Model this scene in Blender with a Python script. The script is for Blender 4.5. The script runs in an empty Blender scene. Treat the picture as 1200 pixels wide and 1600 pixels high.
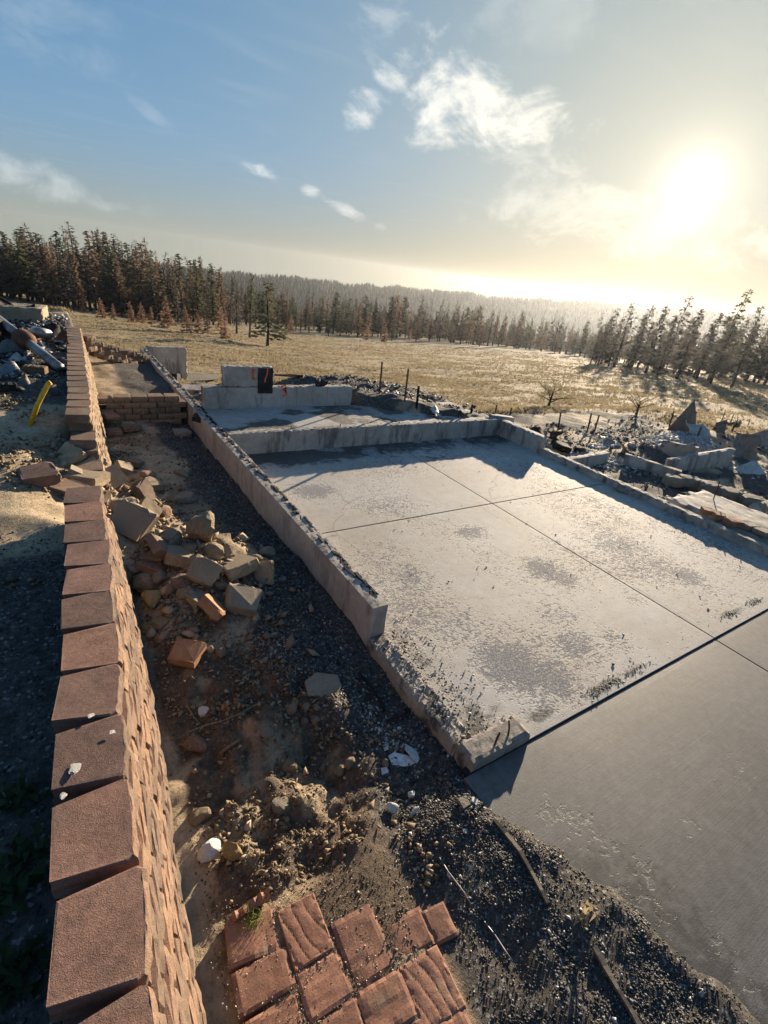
import bpy, bmesh, math, random
import numpy as np
from mathutils import Matrix, Vector, Euler
R = math.radians
random.seed(7)
rng = np.random.default_rng(11)
S = bpy.context.scene
COL = S.collection

# ------------------------------------------------------------------ camera
F = 778.14                                   # focal length in photo pixels (1200 x 1600)
CAMZ = 3.0
_c = np.array([600., 800.])
_ex = np.array([1847 - 600, 596 - 800, F]); _ex /= np.linalg.norm(_ex)
_ey = np.array([40 - 600, 345 - 800, F]); _ey /= np.linalg.norm(_ey)
_ez = np.cross(_ex, _ey)
_M = np.array([_ex, _ey, _ez])
cd = bpy.data.cameras.new('camera'); cam = bpy.data.objects.new('camera', cd); COL.objects.link(cam)
cd.sensor_fit = 'HORIZONTAL'; cd.sensor_width = 36; cd.lens = 36 * F / 1200
cd.clip_start = .05; cd.clip_end = 9000
_r, _u, _b = _M @ [1, 0, 0], _M @ [0, -1, 0], -(_M @ [0, 0, 1])
cam.matrix_world = Matrix(((_r[0], _u[0], _b[0], 0), (_r[1], _u[1], _b[1], 0), (_r[2], _u[2], _b[2], CAMZ), (0, 0, 0, 1)))
S.camera = cam

# ------------------------------------------------------------------ sky, sun, exposure
SUN_AZ, SUN_EL = 31.0, 9.8                   # azimuth from +X towards +Y
sunv = Vector((math.cos(R(SUN_EL)) * math.cos(R(SUN_AZ)), math.cos(R(SUN_EL)) * math.sin(R(SUN_AZ)), math.sin(R(SUN_EL))))
S.view_settings.view_transform = 'Standard'; S.view_settings.look = 'None'
S.view_settings.gamma = 1; S.view_settings.use_curve_mapping = False
S.view_settings.exposure = 2.8
sl = bpy.data.lights.new('sun', 'SUN'); sl.energy = 2.05; sl.angle = R(.5); sl.color = (1, .82, .6)
so = bpy.data.objects.new('sun', sl); COL.objects.link(so)
so.rotation_euler = sunv.to_track_quat('Z', 'Y').to_euler(); so.location = (30, 20, 40)
S.cycles.use_denoising = True
S.cycles.max_bounces = 6; S.cycles.volume_bounces = 0; S.cycles.transparent_max_bounces = 4
try: S.cycles.denoiser = 'OPENIMAGEDENOISE'
except Exception: pass


class NT:
    """small node builder: every call returns the first output socket"""
    def __init__(s, tree): s.t = tree; s.n = tree.nodes; s.l = tree.links
    def put(s, sock, v):
        if isinstance(v, bpy.types.NodeSocket): s.l.new(v, sock)
        elif hasattr(sock, 'default_value'):
            if isinstance(v, (tuple, list)) and len(v) == 3 and sock.type == 'RGBA': v = (*v, 1)
            sock.default_value = v
    def node(s, typ, ins=None, **props):
        nd = s.n.new(typ)
        for k, v in props.items(): setattr(nd, k, v)
        for k, v in (ins or {}).items(): s.put(nd.inputs[k], v)
        return nd
    def m(s, op, a, b=0., c=0., clamp=False):
        nd = s.node('ShaderNodeMath', {0: a, 1: b, 2: c}, operation=op); nd.use_clamp = clamp
        return nd.outputs[0]
    def v(s, op, a, b=(0, 0, 0)):
        nd = s.node('ShaderNodeVectorMath', {0: a, 1: b}, operation=op)
        return nd.outputs['Value'] if op in ('DOT_PRODUCT', 'LENGTH') else nd.outputs[0]
    def ss(s, x, a, b, lo=0., hi=1.):
        return s.node('ShaderNodeMapRange', {0: x, 1: a, 2: b, 3: lo, 4: hi}, interpolation_type='SMOOTHSTEP').outputs[0]
    def noise(s, vec, scale, detail=4., rough=.6, dist=0., out=0):
        return s.node('ShaderNodeTexNoise', {'Vector': vec, 'Scale': scale, 'Detail': detail, 'Roughness': rough, 'Distortion': dist}).outputs[out]
    def vor(s, vec, scale, out=0, **p):
        return s.node('ShaderNodeTexVoronoi', {'Vector': vec, 'Scale': scale}, **p).outputs[out]
    def mix(s, f, a, b, mode='MIX'):
        nd = s.node('ShaderNodeMix', data_type='RGBA', blend_type=mode)
        s.put(nd.inputs[0], f); s.put(nd.inputs[6], a); s.put(nd.inputs[7], b)
        return nd.outputs[2]
    def ramp(s, x, stops):
        nd = s.node('ShaderNodeValToRGB', {0: x}); e = nd.color_ramp.elements
        e[0].position, e[0].color = stops[0][0], (*stops[0][1], 1)
        e[1].position, e[1].color = stops[-1][0], (*stops[-1][1], 1)
        for p, c in stops[1:-1]:
            q = e.new(p); q.color = (*c, 1)
        return nd.outputs[0]
    def attr(s, name): return s.node('ShaderNodeAttribute', attribute_name=name).outputs['Fac']
    def scale(s, vec, sc): return s.v('MULTIPLY', vec, sc)


W = bpy.data.worlds.new('World'); S.world = W; W.use_nodes = True
w = NT(W.node_tree); w.n.clear()
dirn = w.node('ShaderNodeTexCoord').outputs['Generated']
dirn = w.v('NORMALIZE', dirn)
sx = w.node('ShaderNodeSeparateXYZ', {0: dirn})
zc = w.m('MAXIMUM', sx.outputs[2], .012)
dcl = w.node('ShaderNodeCombineXYZ', {0: sx.outputs[0], 1: sx.outputs[1], 2: zc}).outputs[0]
sky = w.node('ShaderNodeTexSky', {'Vector': dcl}, sky_type='NISHITA', sun_disc=False, sun_elevation=R(SUN_EL),
             sun_rotation=R(90 - SUN_AZ), air_density=.75, dust_density=.25, ozone_density=2.2, altitude=700).outputs[0]
dt = w.m('MAXIMUM', w.v('DOT_PRODUCT', dirn, tuple(sunv)), 0.)
# high thin cloud, placed on a plane overhead (direction / height)
pl = w.v('DIVIDE', dcl, w.node('ShaderNodeCombineXYZ', {0: zc, 1: zc, 2: zc}).outputs[0])
n1 = w.noise(pl, 2.2, 8, .62, .8)
n2 = w.noise(w.v('MULTIPLY', pl, (1.0, 2.2, 1)), 1.1, 7, .6, .5)
def _p(px, py):
    v = _M @ np.array([px - 600, py - 800, F]); v /= np.linalg.norm(v); return v
def blob(px, py, rx, ry, ang=0.):
    """soft ellipse of sky round the direction of a cloud (angles in radians)"""
    v = Vector(_p(px, py)); rt = v.cross(Vector((0, 0, 1))).normalized(); up = rt.cross(v)
    a, b = math.cos(ang), math.sin(ang)
    e1 = (rt * a + up * b) / rx; e2 = (up * a - rt * b) / ry
    d = w.v('SUBTRACT', dirn, tuple(v))
    p, q = w.v('DOT_PRODUCT', d, tuple(e1)), w.v('DOT_PRODUCT', d, tuple(e2))
    return w.m('SQRT', w.m('ADD', w.m('MULTIPLY', p, p), w.m('MULTIPLY', q, q)))
n3 = w.noise(w.v('MULTIPLY', dirn, (1, 1, 1.6)), 9, 9, .63, .6)
n4 = w.noise(w.v('MULTIPLY', dirn, (1, 1, 2.2)), 24, 8, .6, .4)
nn = w.m('ADD', w.m('MULTIPLY', n3, .72), w.m('MULTIPLY', n4, .28))
clouds = None
for (px, py, rx, ry, ang, k, off) in ((745, 172, .14, .058, -.06, .72, .05), (800, 225, .12, .05, -.25, .3, .0), (610, 120, .09, .035, .75, .6, .03),
                                 (590, 60, .06, .05, 1.2, .3, 0), (415, 270, .045, .011, -.12, .55, .03), (545, 328, .055, .013, -.27, .5, .0), (484, 298, .022, .010, 0, .45, .0), (592, 354, .018, .008, 0, .35, .0),
                                 (60, 285, .13, .03, -.18, .3, .02), (60, 20, .12, .06, -.3, .10, 0), (235, 175, .05, .012, -.5, .12, 0),
                                 (850, 15, .12, .06, .1, .12, 0), (960, 350, .24, .05, -.05, .33, .04)):
    e = blob(px, py, rx, ry, ang)
    c = w.ss(w.m('SUBTRACT', w.m('ADD', nn, off), w.m('MULTIPLY', w.m('MULTIPLY', e, e), .15)), .36, .60, 0., k)
    c = w.m('MULTIPLY', c, w.ss(e, 1.9, .9))
    clouds = c if clouds is None else w.m('MAXIMUM', clouds, c)
veil = w.m('MULTIPLY', w.ss(n2, .5, .8), .05)
cmask = w.m('MAXIMUM', clouds, veil)
near = w.m('POWER', dt, 10.)
ccol = w.mix(near, (3.3, 3.3, 3.2), (3.5, 3.3, 2.9))
# thick dust evens the low sky out: brightness levels off towards the horizon
sky = w.scale(sky, (.60, 1.0, 1.44))
den = w.v('ADD', (1, 1, 1), w.scale(sky, (.66, .60, .48)))
sky = w.v('DIVIDE', sky, den)
low = w.ss(sx.outputs[2], -.02, .17)
sky = w.mix(1., sky, w.mix(low, (1.10, .92, .66), (1, 1, 1)), 'MULTIPLY')
sky = w.mix(1., sky, w.mix(w.m('POWER', dt, 7.), (1, 1, 1), (1.10, .95, .72)), 'MULTIPLY')
skyc = w.mix(cmask, sky, ccol)
# the sun's aureole in dusty air, and the sun itself
au = w.mix(1., skyc, w.scale((1.0, .80, .44), w.m('MULTIPLY', w.m('POWER', dt, 9.), .80)), 'ADD')
fall = w.m('DIVIDE', .0011, w.m('ADD', w.m('SUBTRACT', 1., dt), .00045))
au = w.mix(1., au, w.scale((1.0, .90, .66), w.m('MULTIPLY', fall, 1.5)), 'ADD')
SKY_STR = .05
bg = w.node('ShaderNodeBackground', {0: au, 1: SKY_STR})
w.l.new(bg.outputs[0], w.node('ShaderNodeOutputWorld').inputs[0])

# ------------------------------------------------------------------ projection helpers
def ray(px, py):
    v = _M @ np.array([px - 600., py - 800., F]); return v / np.linalg.norm(v)
def at(px, py, z=0.):
    v = ray(px, py); t = (z - CAMZ) / v[2]; return np.array([0, 0, CAMZ]) + t * v
def proj(P):
    q = _M.T @ (np.asarray(P, float) - np.array([0, 0, CAMZ])); return _c + F * q[:2] / q[2]

# ------------------------------------------------------------------ noise in numpy
_T = np.random.default_rng(5).random((256, 256))
def vnoise(x, y, seed=0):
    x = np.asarray(x, float) + seed * 17.31; y = np.asarray(y, float) + seed * 9.77
    xi, yi = np.floor(x).astype(int), np.floor(y).astype(int)
    fx, fy = x - xi, y - yi
    fx = fx * fx * (3 - 2 * fx); fy = fy * fy * (3 - 2 * fy)
    g = lambda i, j: _T[i & 255, j & 255]
    return (g(xi, yi) * (1 - fx) + g(xi + 1, yi) * fx) * (1 - fy) + (g(xi, yi + 1) * (1 - fx) + g(xi + 1, yi + 1) * fx) * fy
def fbm(x, y, oct=4, seed=0, gain=.5):
    s = 0.; a = 1.; n = 0.
    for i in range(oct):
        s = s + a * vnoise(x * 2 ** i, y * 2 ** i, seed + i * 3); n += a; a *= gain
    return s / n
def sst(x, a, b):
    t = np.clip((np.asarray(x, float) - a) / (b - a), 0, 1); return t * t * (3 - 2 * t)
def bump2(x, y, cx, cy, rx, ry=None):
    ry = ry or rx
    return np.exp(-(((x - cx) / rx) ** 2 + ((y - cy) / ry) ** 2))

# ------------------------------------------------------------------ lie of the land
W1Y = [-1, .74, 1.18, 1.79, 2.15, 2.46, 2.98, 3.44, 3.9, 4.2, 5.0]
W1X = [-.06, .0, .02, .05, .09, .11, .14, .17, .19, .2, .24]
W2Y = [5., 6.1, 7, 8.5, 10.5, 12, 14]
W2X = [.25, .29, .37, .44, .55, .62, .7]
def wallx(y): return np.where(np.asarray(y) < 5., np.interp(y, W1Y, W1X), np.interp(y, W2Y, W2X))
AZ = [-60, 0, 20, 36, 57, 69, 83, 93, 120, 180]
SL = [.04, .04, .049, .069, .088, .096, .09, .078, .07, .06]
def meadow_z(x, y):
    r = np.hypot(x, y); az = np.degrees(np.arctan2(y, x))
    s = np.interp(az, AZ, SL)
    z = .2 - s * np.minimum(r, 120.) + (fbm(x * .05, y * .05, 3, 2) - .5) * 1.0 * sst(r, 20, 60) + (fbm(x * .35, y * .35, 3, 8) - .5) * .28 * sst(r, 14, 30)
    z = z - (sst(r, 110, 420)) * 55
    crest = 3 - np.interp(az, [-180, 10, 20, 35, 51, 69.5, 93, 140, 180], [-.01, -.012, -.004, .012, .0285, .042, .05, .05, .05]) * 900
    crest = crest + (fbm(az * .55, az * 0 + 3, 4, 4) - .5) * 9
    up = sst(r, 430, 900)
    z = z * (1 - up) + crest * up
    z = z - sst(r, 940, 1500) * 120
    return z
def ground_z(x, y):
    x = np.asarray(x, float); y = np.asarray(y, float)
    # yard: high ground left of the block wall, trench to its right
    hi = .88 + .17 * sst(y, 5, 7.5) + .05 * sst(y, 8, 11) + (fbm(x * 1.6, y * 1.6, 4, 1) - .5) * .10
    tr = -.02 + (fbm(x * 1.3, y * 1.3, 4, 3) - .5) * .12 + (fbm(x * 5, y * 5, 3, 9) - .5) * .07
    tr = tr + .06 * sst(y, 2.7, 4) * sst(x, 2.0, .6)
    tr = tr + .30 * bump2(x, y, .98, 4.35, .55, .62) + .10 * bump2(x, y, 1.6, 4.5, .35, .35) + .10 * bump2(x, y, .55, 3.6, .3, .5)
    tr = tr - .20 * bump2(x, y, 1.25, 2.05, .26, .3) + .12 * bump2(x, y, 1.38, 2.38, .17, .13) + .06 * bump2(x, y, .95, 2.45, .2, .13) + .04 * bump2(x, y, .75, 1.7, .3, .25) + .03 * bump2(x, y, 1.05, 1.42, .25, .12)
    rough = sst(x, .32, .5) * sst(x, 1.75, 1.3) * sst(y, 3.4, 2.6) * sst(y, 1.2, 1.5)
    tr = tr + rough * ((fbm(x * 9, y * 9, 3, 35) - .5) * .11 + (np.abs(fbm(x * 4.5, y * 4.5, 3, 36) - .5) - .12) * .22)
    foot = (vnoise(x * 4.2, y * 4.2, 21) - .5)
    tr = tr + .10 * np.where(foot < -.12, foot + .12, 0) * sst(y, 3.2, 1.2) * sst(x, 1.7, 1.3) * 1.8
    tr = tr - .08 * sst(x, 1.45, 1.8) * sst(y, 1.25, 1.6) * sst(y, 3.2, 2.7) - .05 * sst(x, 1.6, 1.9) * sst(y, 2.6, 3.2)
    tr = tr * (1 - .9 * sst(x, .36, .45) * sst(y, 1.42, 1.25) * sst(x, 1.75, 1.3)) + .020 * sst(x, .36, .45) * sst(y, 1.40, 1.30) * sst(x, 1.3, 1.1)      # flat bed of the pavers
    tr = tr + .035 * sst(y, 1.5, 1.2) * sst(x, 1.3, 1.7) * sst(x, 2.75, 2.3) 
    terr = .27 + .10 * sst(y, 10, 13.5) * sst(x, 2.0, 1.0) + (fbm(x * 2, y * 2, 3, 6) - .5) * .10
    tr = np.where(y > 9.75, terr, tr)
    gap = sst(y, 4.0, 4.7) * sst(y, 6.9, 5.9)
    wx = wallx(y)
    x0 = (wx - .16) * (1 - gap) + (-.60) * gap
    wd = .10 * (1 - gap) + 1.95 * gap + .12 * sst(y, 8.8, 9.4)
    s = sst((x - x0) / wd, 0, 1)
    yard = hi * (1 - s) + tr * s
    yard = yard + gap * s * (1 - s) * (fbm(x * 3.5, y * 3.5, 3, 12) - .5) * .35
    # under the slabs
    slab = -.10 + 0 * x
    up = np.where((y > 7.75), .24, slab)
    ins = sst(x, 2.12, 2.2)
    insy = np.where(x < 2.6, sst(y, 1.5, 1.56), 1.)
    xg = np.interp(y, [-.3, .3, .75, 1.04, 1.3], [2.38, 2.29, 2.16, 2.0, 1.92]) + (vnoise(x * 9, y * 9, 31) - .5) * .06
    drive = sst(x - xg, -.05, .30) * sst(y, 1.5, 1.3)
    z = np.where((x > 2.1) & (y > 1.5), up, yard)
    z = z * (1 - drive) + slab * drive
    # dirt behind and right of the foundation
    yb = np.interp(x, [5.2, 5.85, 6.6, 7.4], [9.32, 8.75, 8.3, 7.85]) - .08 + (vnoise(x * 5, y * 5, 33) - .5) * .2
    rim = .50 - .22 * sst(x, 6.5, 8.4) - .24 * sst(x, 5.3, 4.6) - .65 * sst(y, 10.5, 14.5) + (fbm(x * 1.8, y * 1.8, 4, 15) - .5) * .30
    z = np.where((x > 2.1) & (y > 7.75), z * (1 - sst(y - yb, 0, .35)) + rim * sst(y - yb, 0, .35), z)
    right = -.10 + (fbm(x * 1.5, y * 1.5, 4, 16) - .5) * .16 + .22 * bump2(x, y, 12.5, 5.9, 1.5, .5) + .3 * bump2(x, y, 14.6, 6.2, 1.6, .8)
    z = np.where(x > 8.42, right, z)
    # pad edge, then the meadow falling away
    ye = np.interp(x, [-9, 1, 4, 6, 8, 10, 16], [16, 15.5, 12.5, 11.2, 10.3, 8.9, 8.4])
    dd = np.maximum(np.maximum(-9 - x, x - 17), np.maximum(-9 - y, y - ye))
    k = sst(dd, 0, 5.5)
    return z * (1 - k) + meadow_z(x, y) * k
def gpt(px, py, dz=0., far=False):
    """where the line of sight through a point of the photo meets the ground"""
    v = ray(px, py)
    t = np.concatenate([np.linspace(1.2, 30, 1800), np.geomspace(30.02, 900, 1600)])
    if far: t = t[t > far]
    P = np.array([0, 0, CAMZ])[None] + t[:, None] * v[None]
    h = P[:, 2] - ground_z(P[:, 0], P[:, 1]) - dz
    i = np.argmax(h < 0) if (h < 0).any() else len(t) - 1
    return P[i]

# ------------------------------------------------------------------ object helpers
def tag(o, label=None, cat=None, group=None, kind=None):
    if label: o['label'] = label
    if cat: o['category'] = cat
    if group: o['group'] = group
    if kind: o['kind'] = kind
    return o
def thing(name, label, cat, loc=(0, 0, 0), group=None, rot=(0, 0, 0)):
    o = bpy.data.objects.new(name, None); COL.objects.link(o); o.empty_display_size = .1
    o.location = loc; o.rotation_euler = rot
    return tag(o, label, cat, group)
def link(name, me, mat=None, parent=None, loc=None, rot=None, scale=None):
    o = bpy.data.objects.new(name, me); COL.objects.link(o)
    if mat is not None and not me.materials: me.materials.append(mat)
    if parent is not None: o.parent = parent
    if loc is not None: o.location = loc
    if rot is not None: o.rotation_euler = rot
    if scale is not None: o.scale = scale if hasattr(scale, '__len__') else (scale,) * 3
    return o
def mesh(name, verts, faces, smooth=False):
    me = bpy.data.meshes.new(name)
    me.from_pydata([tuple(map(float, v)) for v in verts], [], [tuple(int(i) for i in f) for f in faces])
    me.update()
    if smooth: me.polygons.foreach_set('use_smooth', [True] * len(me.polygons))
    return me
def big_mesh(name, V, Fc, smooth=False):
    """V (n,3) and Fc (m,k) arrays, fast"""
    me = bpy.data.meshes.new(name); k = Fc.shape[1]
    me.vertices.add(len(V)); me.vertices.foreach_set('co', np.ascontiguousarray(V, dtype=np.float32).ravel())
    me.loops.add(Fc.size); me.loops.foreach_set('vertex_index', np.ascontiguousarray(Fc, dtype=np.int32).ravel())
    me.polygons.add(len(Fc)); me.polygons.foreach_set('loop_start', np.arange(0, Fc.size, k, dtype=np.int32))
    if smooth: me.polygons.foreach_set('use_smooth', np.ones(len(Fc), dtype=bool))
    me.update(calc_edges=True); me.validate()
    return me
def set_attr(me, name, arr):
    a = me.attributes.new(name, 'FLOAT', 'POINT'); a.data.foreach_set('value', np.ascontiguousarray(arr, dtype=np.float32))
def from_bm(name, bm, smooth=False):
    me = bpy.data.meshes.new(name); bm.normal_update(); bm.to_mesh(me); bm.free()
    if smooth: me.polygons.foreach_set('use_smooth', [True] * len(me.polygons))
    return me
def tube_geo(pts, rad, sides=6, V=None, Fc=None, cap=True):
    V = [] if V is None else V; Fc = [] if Fc is None else Fc
    pts = [Vector(p) for p in pts]; n = len(pts)
    rad = rad if hasattr(rad, '__len__') else [rad] * n
    base = len(V)
    for i, p in enumerate(pts):
        t = (pts[min(i + 1, n - 1)] - pts[max(i - 1, 0)]).normalized()
        a = t.cross(Vector((0, 0, 1)))
        if a.length < .05: a = t.cross(Vector((1, 0, 0)))
        a.normalize(); b = t.cross(a)
        for k in range(sides):
            an = 2 * math.pi * k / sides
            V.append(p + (a * math.cos(an) + b * math.sin(an)) * rad[i])
    for i in range(n - 1):
        for k in range(sides):
            k2 = (k + 1) % sides
            Fc.append((base + i * sides + k, base + i * sides + k2, base + (i + 1) * sides + k2, base + (i + 1) * sides + k))
    if cap:
        Fc.append(tuple(base + k for k in range(sides))[::-1]); Fc.append(tuple(base + (n - 1) * sides + k for k in range(sides)))
    return V, Fc
def tube(name, pts, rad, mat, parent=None, sides=6, smooth=True):
    V, Fc = tube_geo(pts, rad, sides)
    return link(name, mesh(name, V, Fc, smooth), mat, parent)
def gridbox(x0, x1, y0, y1, z0, z1, n, chip=0., wob=0., seed=0):
    """closed box with n=(nx,ny,nz) cells; edges chipped inwards, faces slightly uneven"""
    r = np.random.default_rng(seed)
    nx, ny, nz = n; idx = {}; V = []; Fc = []
    def g(i, j, k):
        if (i, j, k) not in idx:
            p = np.array([x0 + (x1 - x0) * i / nx, y0 + (y1 - y0) * j / ny, z0 + (z1 - z0) * k / nz])
            ext = [(i == 0) - (i == nx), (j == 0) - (j == ny), (k == 0) - (k == nz)]
            if wob: p += (r.random(3) - .5) * wob
            if chip and sum(map(abs, ext)) >= 2:
                c = chip * (r.random() ** 2.2 + .12)
                p += np.array(ext) * c
            idx[(i, j, k)] = len(V); V.append(p)
        return idx[(i, j, k)]
    for i in range(nx):
        for j in range(ny):
            Fc.append((g(i, j, 0), g(i, j + 1, 0), g(i + 1, j + 1, 0), g(i + 1, j, 0)))
            Fc.append((g(i, j, nz), g(i + 1, j, nz), g(i + 1, j + 1, nz), g(i, j + 1, nz)))
    for i in range(nx):
        for k in range(nz):
            Fc.append((g(i, 0, k), g(i + 1, 0, k), g(i + 1, 0, k + 1), g(i, 0, k + 1)))
            Fc.append((g(i, ny, k), g(i, ny, k + 1), g(i + 1, ny, k + 1), g(i + 1, ny, k)))
    for j in range(ny):
        for k in range(nz):
            Fc.append((g(0, j, k), g(0, j, k + 1), g(0, j + 1, k + 1), g(0, j + 1, k)))
            Fc.append((g(nx, j, k), g(nx, j + 1, k), g(nx, j + 1, k + 1), g(nx, j, k + 1)))
    return V, Fc
def gbox(name, x0, x1, y0, y1, z0, z1, n, mat, parent=None, chip=.012, wob=.004, seed=0):
    V, Fc = gridbox(x0, x1, y0, y1, z0, z1, n, chip, wob, seed)
    return link(name, mesh(name, V, Fc), mat, parent)

# ------------------------------------------------------------------ materials
def newmat(name):
    m = bpy.data.materials.new(name); m.use_nodes = True
    t = NT(m.node_tree); t.n.clear()
    p = t.node('ShaderNodeBsdfPrincipled'); o = t.node('ShaderNodeOutputMaterial'); t.l.new(p.outputs[0], o.inputs[0])
    return m, t, p
def coords(t, kind='POS'):
    if kind == 'POS': return t.node('ShaderNodeNewGeometry').outputs['Position']
    oc = t.node('ShaderNodeTexCoord').outputs['Object']
    oi = t.node('ShaderNodeObjectInfo')
    return t.v('ADD', oc, t.scale(oi.outputs['Location'], (3.7, 5.1, 7.3)))
def bumpn(t, p, h, strength, dist):
    b = t.node('ShaderNodeBump', {'Height': h, 'Strength': strength, 'Distance': dist}); t.l.new(b.outputs[0], p.inputs['Normal'])
def simple(name, c0, c1, scale=6., rough=.85, bump=.4, bdist=.01, fine=40., coord='POS', rand=.0, c2=None, spot=None, metal=0., spec=.3):
    m, t, p = newmat(name); v = coords(t, coord)
    a = t.noise(v, scale, 5, .6); f = t.noise(v, fine, 6, .65)
    st = [(.3, c0), (.7, c1)] if c2 is None else [(.25, c0), (.5, c1), (.75, c2)]
    col = t.ramp(a, st)
    col = t.mix(.8, col, t.ramp(f, [(.3, (.55, .55, .55)), (.7, (1.3, 1.3, 1.3))]), 'MULTIPLY')
    if spot:                                  # dust or soot lying in patches
        sc, th, scol, am = spot
        col = t.mix(t.m('MULTIPLY', t.ss(t.noise(v, sc, 5, .65), th, th + .14), am), col, scol)
    if rand:
        oi = t.node('ShaderNodeObjectInfo').outputs['Random']
        col = t.mix(1., col, t.ramp(oi, [(0, (1 - rand,) * 3), (1, (1 + rand,) * 3)]), 'MULTIPLY')
    t.put(p.inputs['Base Color'], col); t.put(p.inputs['Roughness'], rough); t.put(p.inputs['Metallic'], metal)
    t.put(p.inputs['Specular IOR Level'], spec)
    if bump: bumpn(t, p, t.m('ADD', t.m('MULTIPLY', a, .35), f), bump, bdist)
    return m
# ------------------------------------------------------------------ ground
def axis(segs):
    out = []
    for a, b, st in segs: out.append(np.arange(a, b, st))
    return np.unique(np.round(np.concatenate(out), 4))
def grow(a, b, first, k=1.09):
    o = []; x = a; st = first
    while x < b: x += st; st *= k; o.append(x)
    return np.array(o)
gx = np.concatenate([-grow(1.4, 1000, .1, 1.12)[::-1], np.arange(-1.4, 2.6, .03), np.arange(2.6, 17, .11), grow(17, 1000, .14, 1.06)])
gy = np.concatenate([-grow(.4, 1000, .25, 1.25)[::-1], np.arange(-.4, 5.2, .03), np.arange(5.2, 12, .055), np.arange(12, 17, .11), grow(17, 1000, .14, 1.06)])
X, Y = np.meshgrid(gx, gy, indexing='ij')
Z = ground_z(X, Y)
nx_, ny_ = X.shape
I = np.arange(nx_ * ny_).reshape(nx_, ny_)
Fq = np.stack([I[:-1, :-1], I[1:, :-1], I[1:, 1:], I[:-1, 1:]], -1).reshape(-1, 4)
gm = big_mesh('ground', np.stack([X, Y, Z], -1).reshape(-1, 3), Fq, True)
# what lies where: soot / char (with some painted shade), dry grass, red-brown dust
wx = wallx(Y)
nz1 = fbm(X * 1.1, Y * 1.1, 4, 40); nz2 = fbm(X * 4, Y * 4, 3, 44); nzb = fbm(X * .6, Y * .6, 3, 48)
soot = np.zeros_like(X)
soot = np.maximum(soot, sst(X - np.interp(Y, [-.3, .5, 1.0, 1.3, 2, 2.6, 3.2, 4.2, 5.5, 7.5, 9.6], [1.25, 1.25, 1.3, 1.4, 1.5, 1.2, 1.12, 1.58, 1.52, 1.45, 1.5]) + (nz1 - .5) * .5 + (nz2 - .5) * .3, -.12, .16))
soot = np.maximum(soot, .75 * bump2(X, Y, 1.0, 2.1, .35, .4) * sst(nz2, .35, .6))
soot = np.where((X > 2.05) & (Y > 7.7), sst(nz1, .25, .5), soot)
soot = np.maximum(soot, np.where(Y > 9.7, sst(X, .9, 1.5) * sst(Y, 14.5, 13), 0))  # terrace: black soot and the return wall's cast shade, painted as one tone
soot = np.where(X > 8.4, .25 + .55 * sst(nz1, .42, .62), soot)
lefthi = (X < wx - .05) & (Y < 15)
soot = np.where(lefthi, np.maximum(sst(Y, 4.2, 3.4) * .9, sst(Y + (nz1 - .5) * 1.2, 6.6, 7.6) * .95), soot)  # near: block wall's cast shadow painted dark; far: soot of the ash heap
dd = np.maximum(np.maximum(-9 - X, X - 15), np.maximum(-9 - Y, Y - np.interp(X, [-9, 1, 4, 6, 8, 10, 16], [15.5, 15, 12.2, 11.4, 10.6, 9.2, 8.8])))
grass = sst(dd + (nz1 - .5) * 1.5, 0, 1.6)
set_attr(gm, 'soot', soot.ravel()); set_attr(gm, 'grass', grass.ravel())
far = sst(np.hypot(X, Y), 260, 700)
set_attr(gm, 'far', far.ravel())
soil = np.clip(sst(Y, 4.0, 3.0) * sst(X, .2, .5) * (.45 + .9 * sst(nz2, .35, .6)), 0, 1) * (X < 2.1); soil = np.maximum(soil, .5 * sst(nz1, .5, .65) * (X < 2.1) * (Y < 15))
set_attr(gm, 'soil', soil.ravel())
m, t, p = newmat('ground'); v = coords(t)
s_, g_, f_ = t.attr('soot'), t.attr('grass'), t.attr('far')
a1 = t.noise(v, 3.2, 6, .62); a2 = t.noise(v, 26, 7, .7); a3 = t.noise(v, 130, 4, .6)
sand = t.ramp(a1, [(.28, (.22, .168, .112)), (.5, (.37, .288, .19)), (.72, (.50, .405, .28))])
sand = t.mix(.9, sand, t.ramp(a2, [(.3, (.5, .48, .46)), (.5, (1, 1, 1)), (.72, (1.25, 1.22, 1.2))]), 'MULTIPLY')
humus = t.ramp(a2, [(.3, (.055, .042, .031)), (.5, (.115, .085, .06)), (.72, (.19, .145, .10))])
sand = t.mix(t.ss(t.m('ADD', t.attr('soil'), t.m('MULTIPLY', t.m('SUBTRACT', a1, .5), .9)), .25, .75), sand, humus)
char = t.ramp(a2, [(.34, (.032, .029, .026)), (.55, (.088, .078, .068)), (.74, (.20, .178, .155))])
speck = t.ss(t.vor(v, 95, 1), .86, .93)     # pale flecks of ash
sm = t.ss(t.m('ADD', s_, t.m('MULTIPLY', t.m('SUBTRACT', a2, .5), 1.1)), .32, .62)
col = t.mix(sm, sand, char)
ashsp = t.node('ShaderNodeSeparateColor', {0: t.vor(v, 70, 1)}).outputs[0]
col = t.mix(t.m('MULTIPLY', t.ss(ashsp, .93, .96), t.m('MULTIPLY', s_, .55)), col, (.38, .37, .35))
gn = t.noise(v, .12, 6, .6); gn2 = t.noise(t.v('MULTIPLY', v, (1, 1, .3)), 1.6, 6, .7)
gr = t.ramp(gn2, [(.3, (.19, .142, .080)), (.5, (.245, .188, .108)), (.7, (.30, .235, .138))])
gr = t.mix(t.ss(gn, .48, .66, 0, .4), gr, (.20, .175, .09))
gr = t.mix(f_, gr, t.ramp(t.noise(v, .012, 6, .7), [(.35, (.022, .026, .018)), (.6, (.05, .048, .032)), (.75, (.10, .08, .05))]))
col = t.mix(t.ss(t.m('ADD', g_, t.m('MULTIPLY', t.m('SUBTRACT', gn2, .5), .6)), .35, .65), col, gr)
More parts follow.
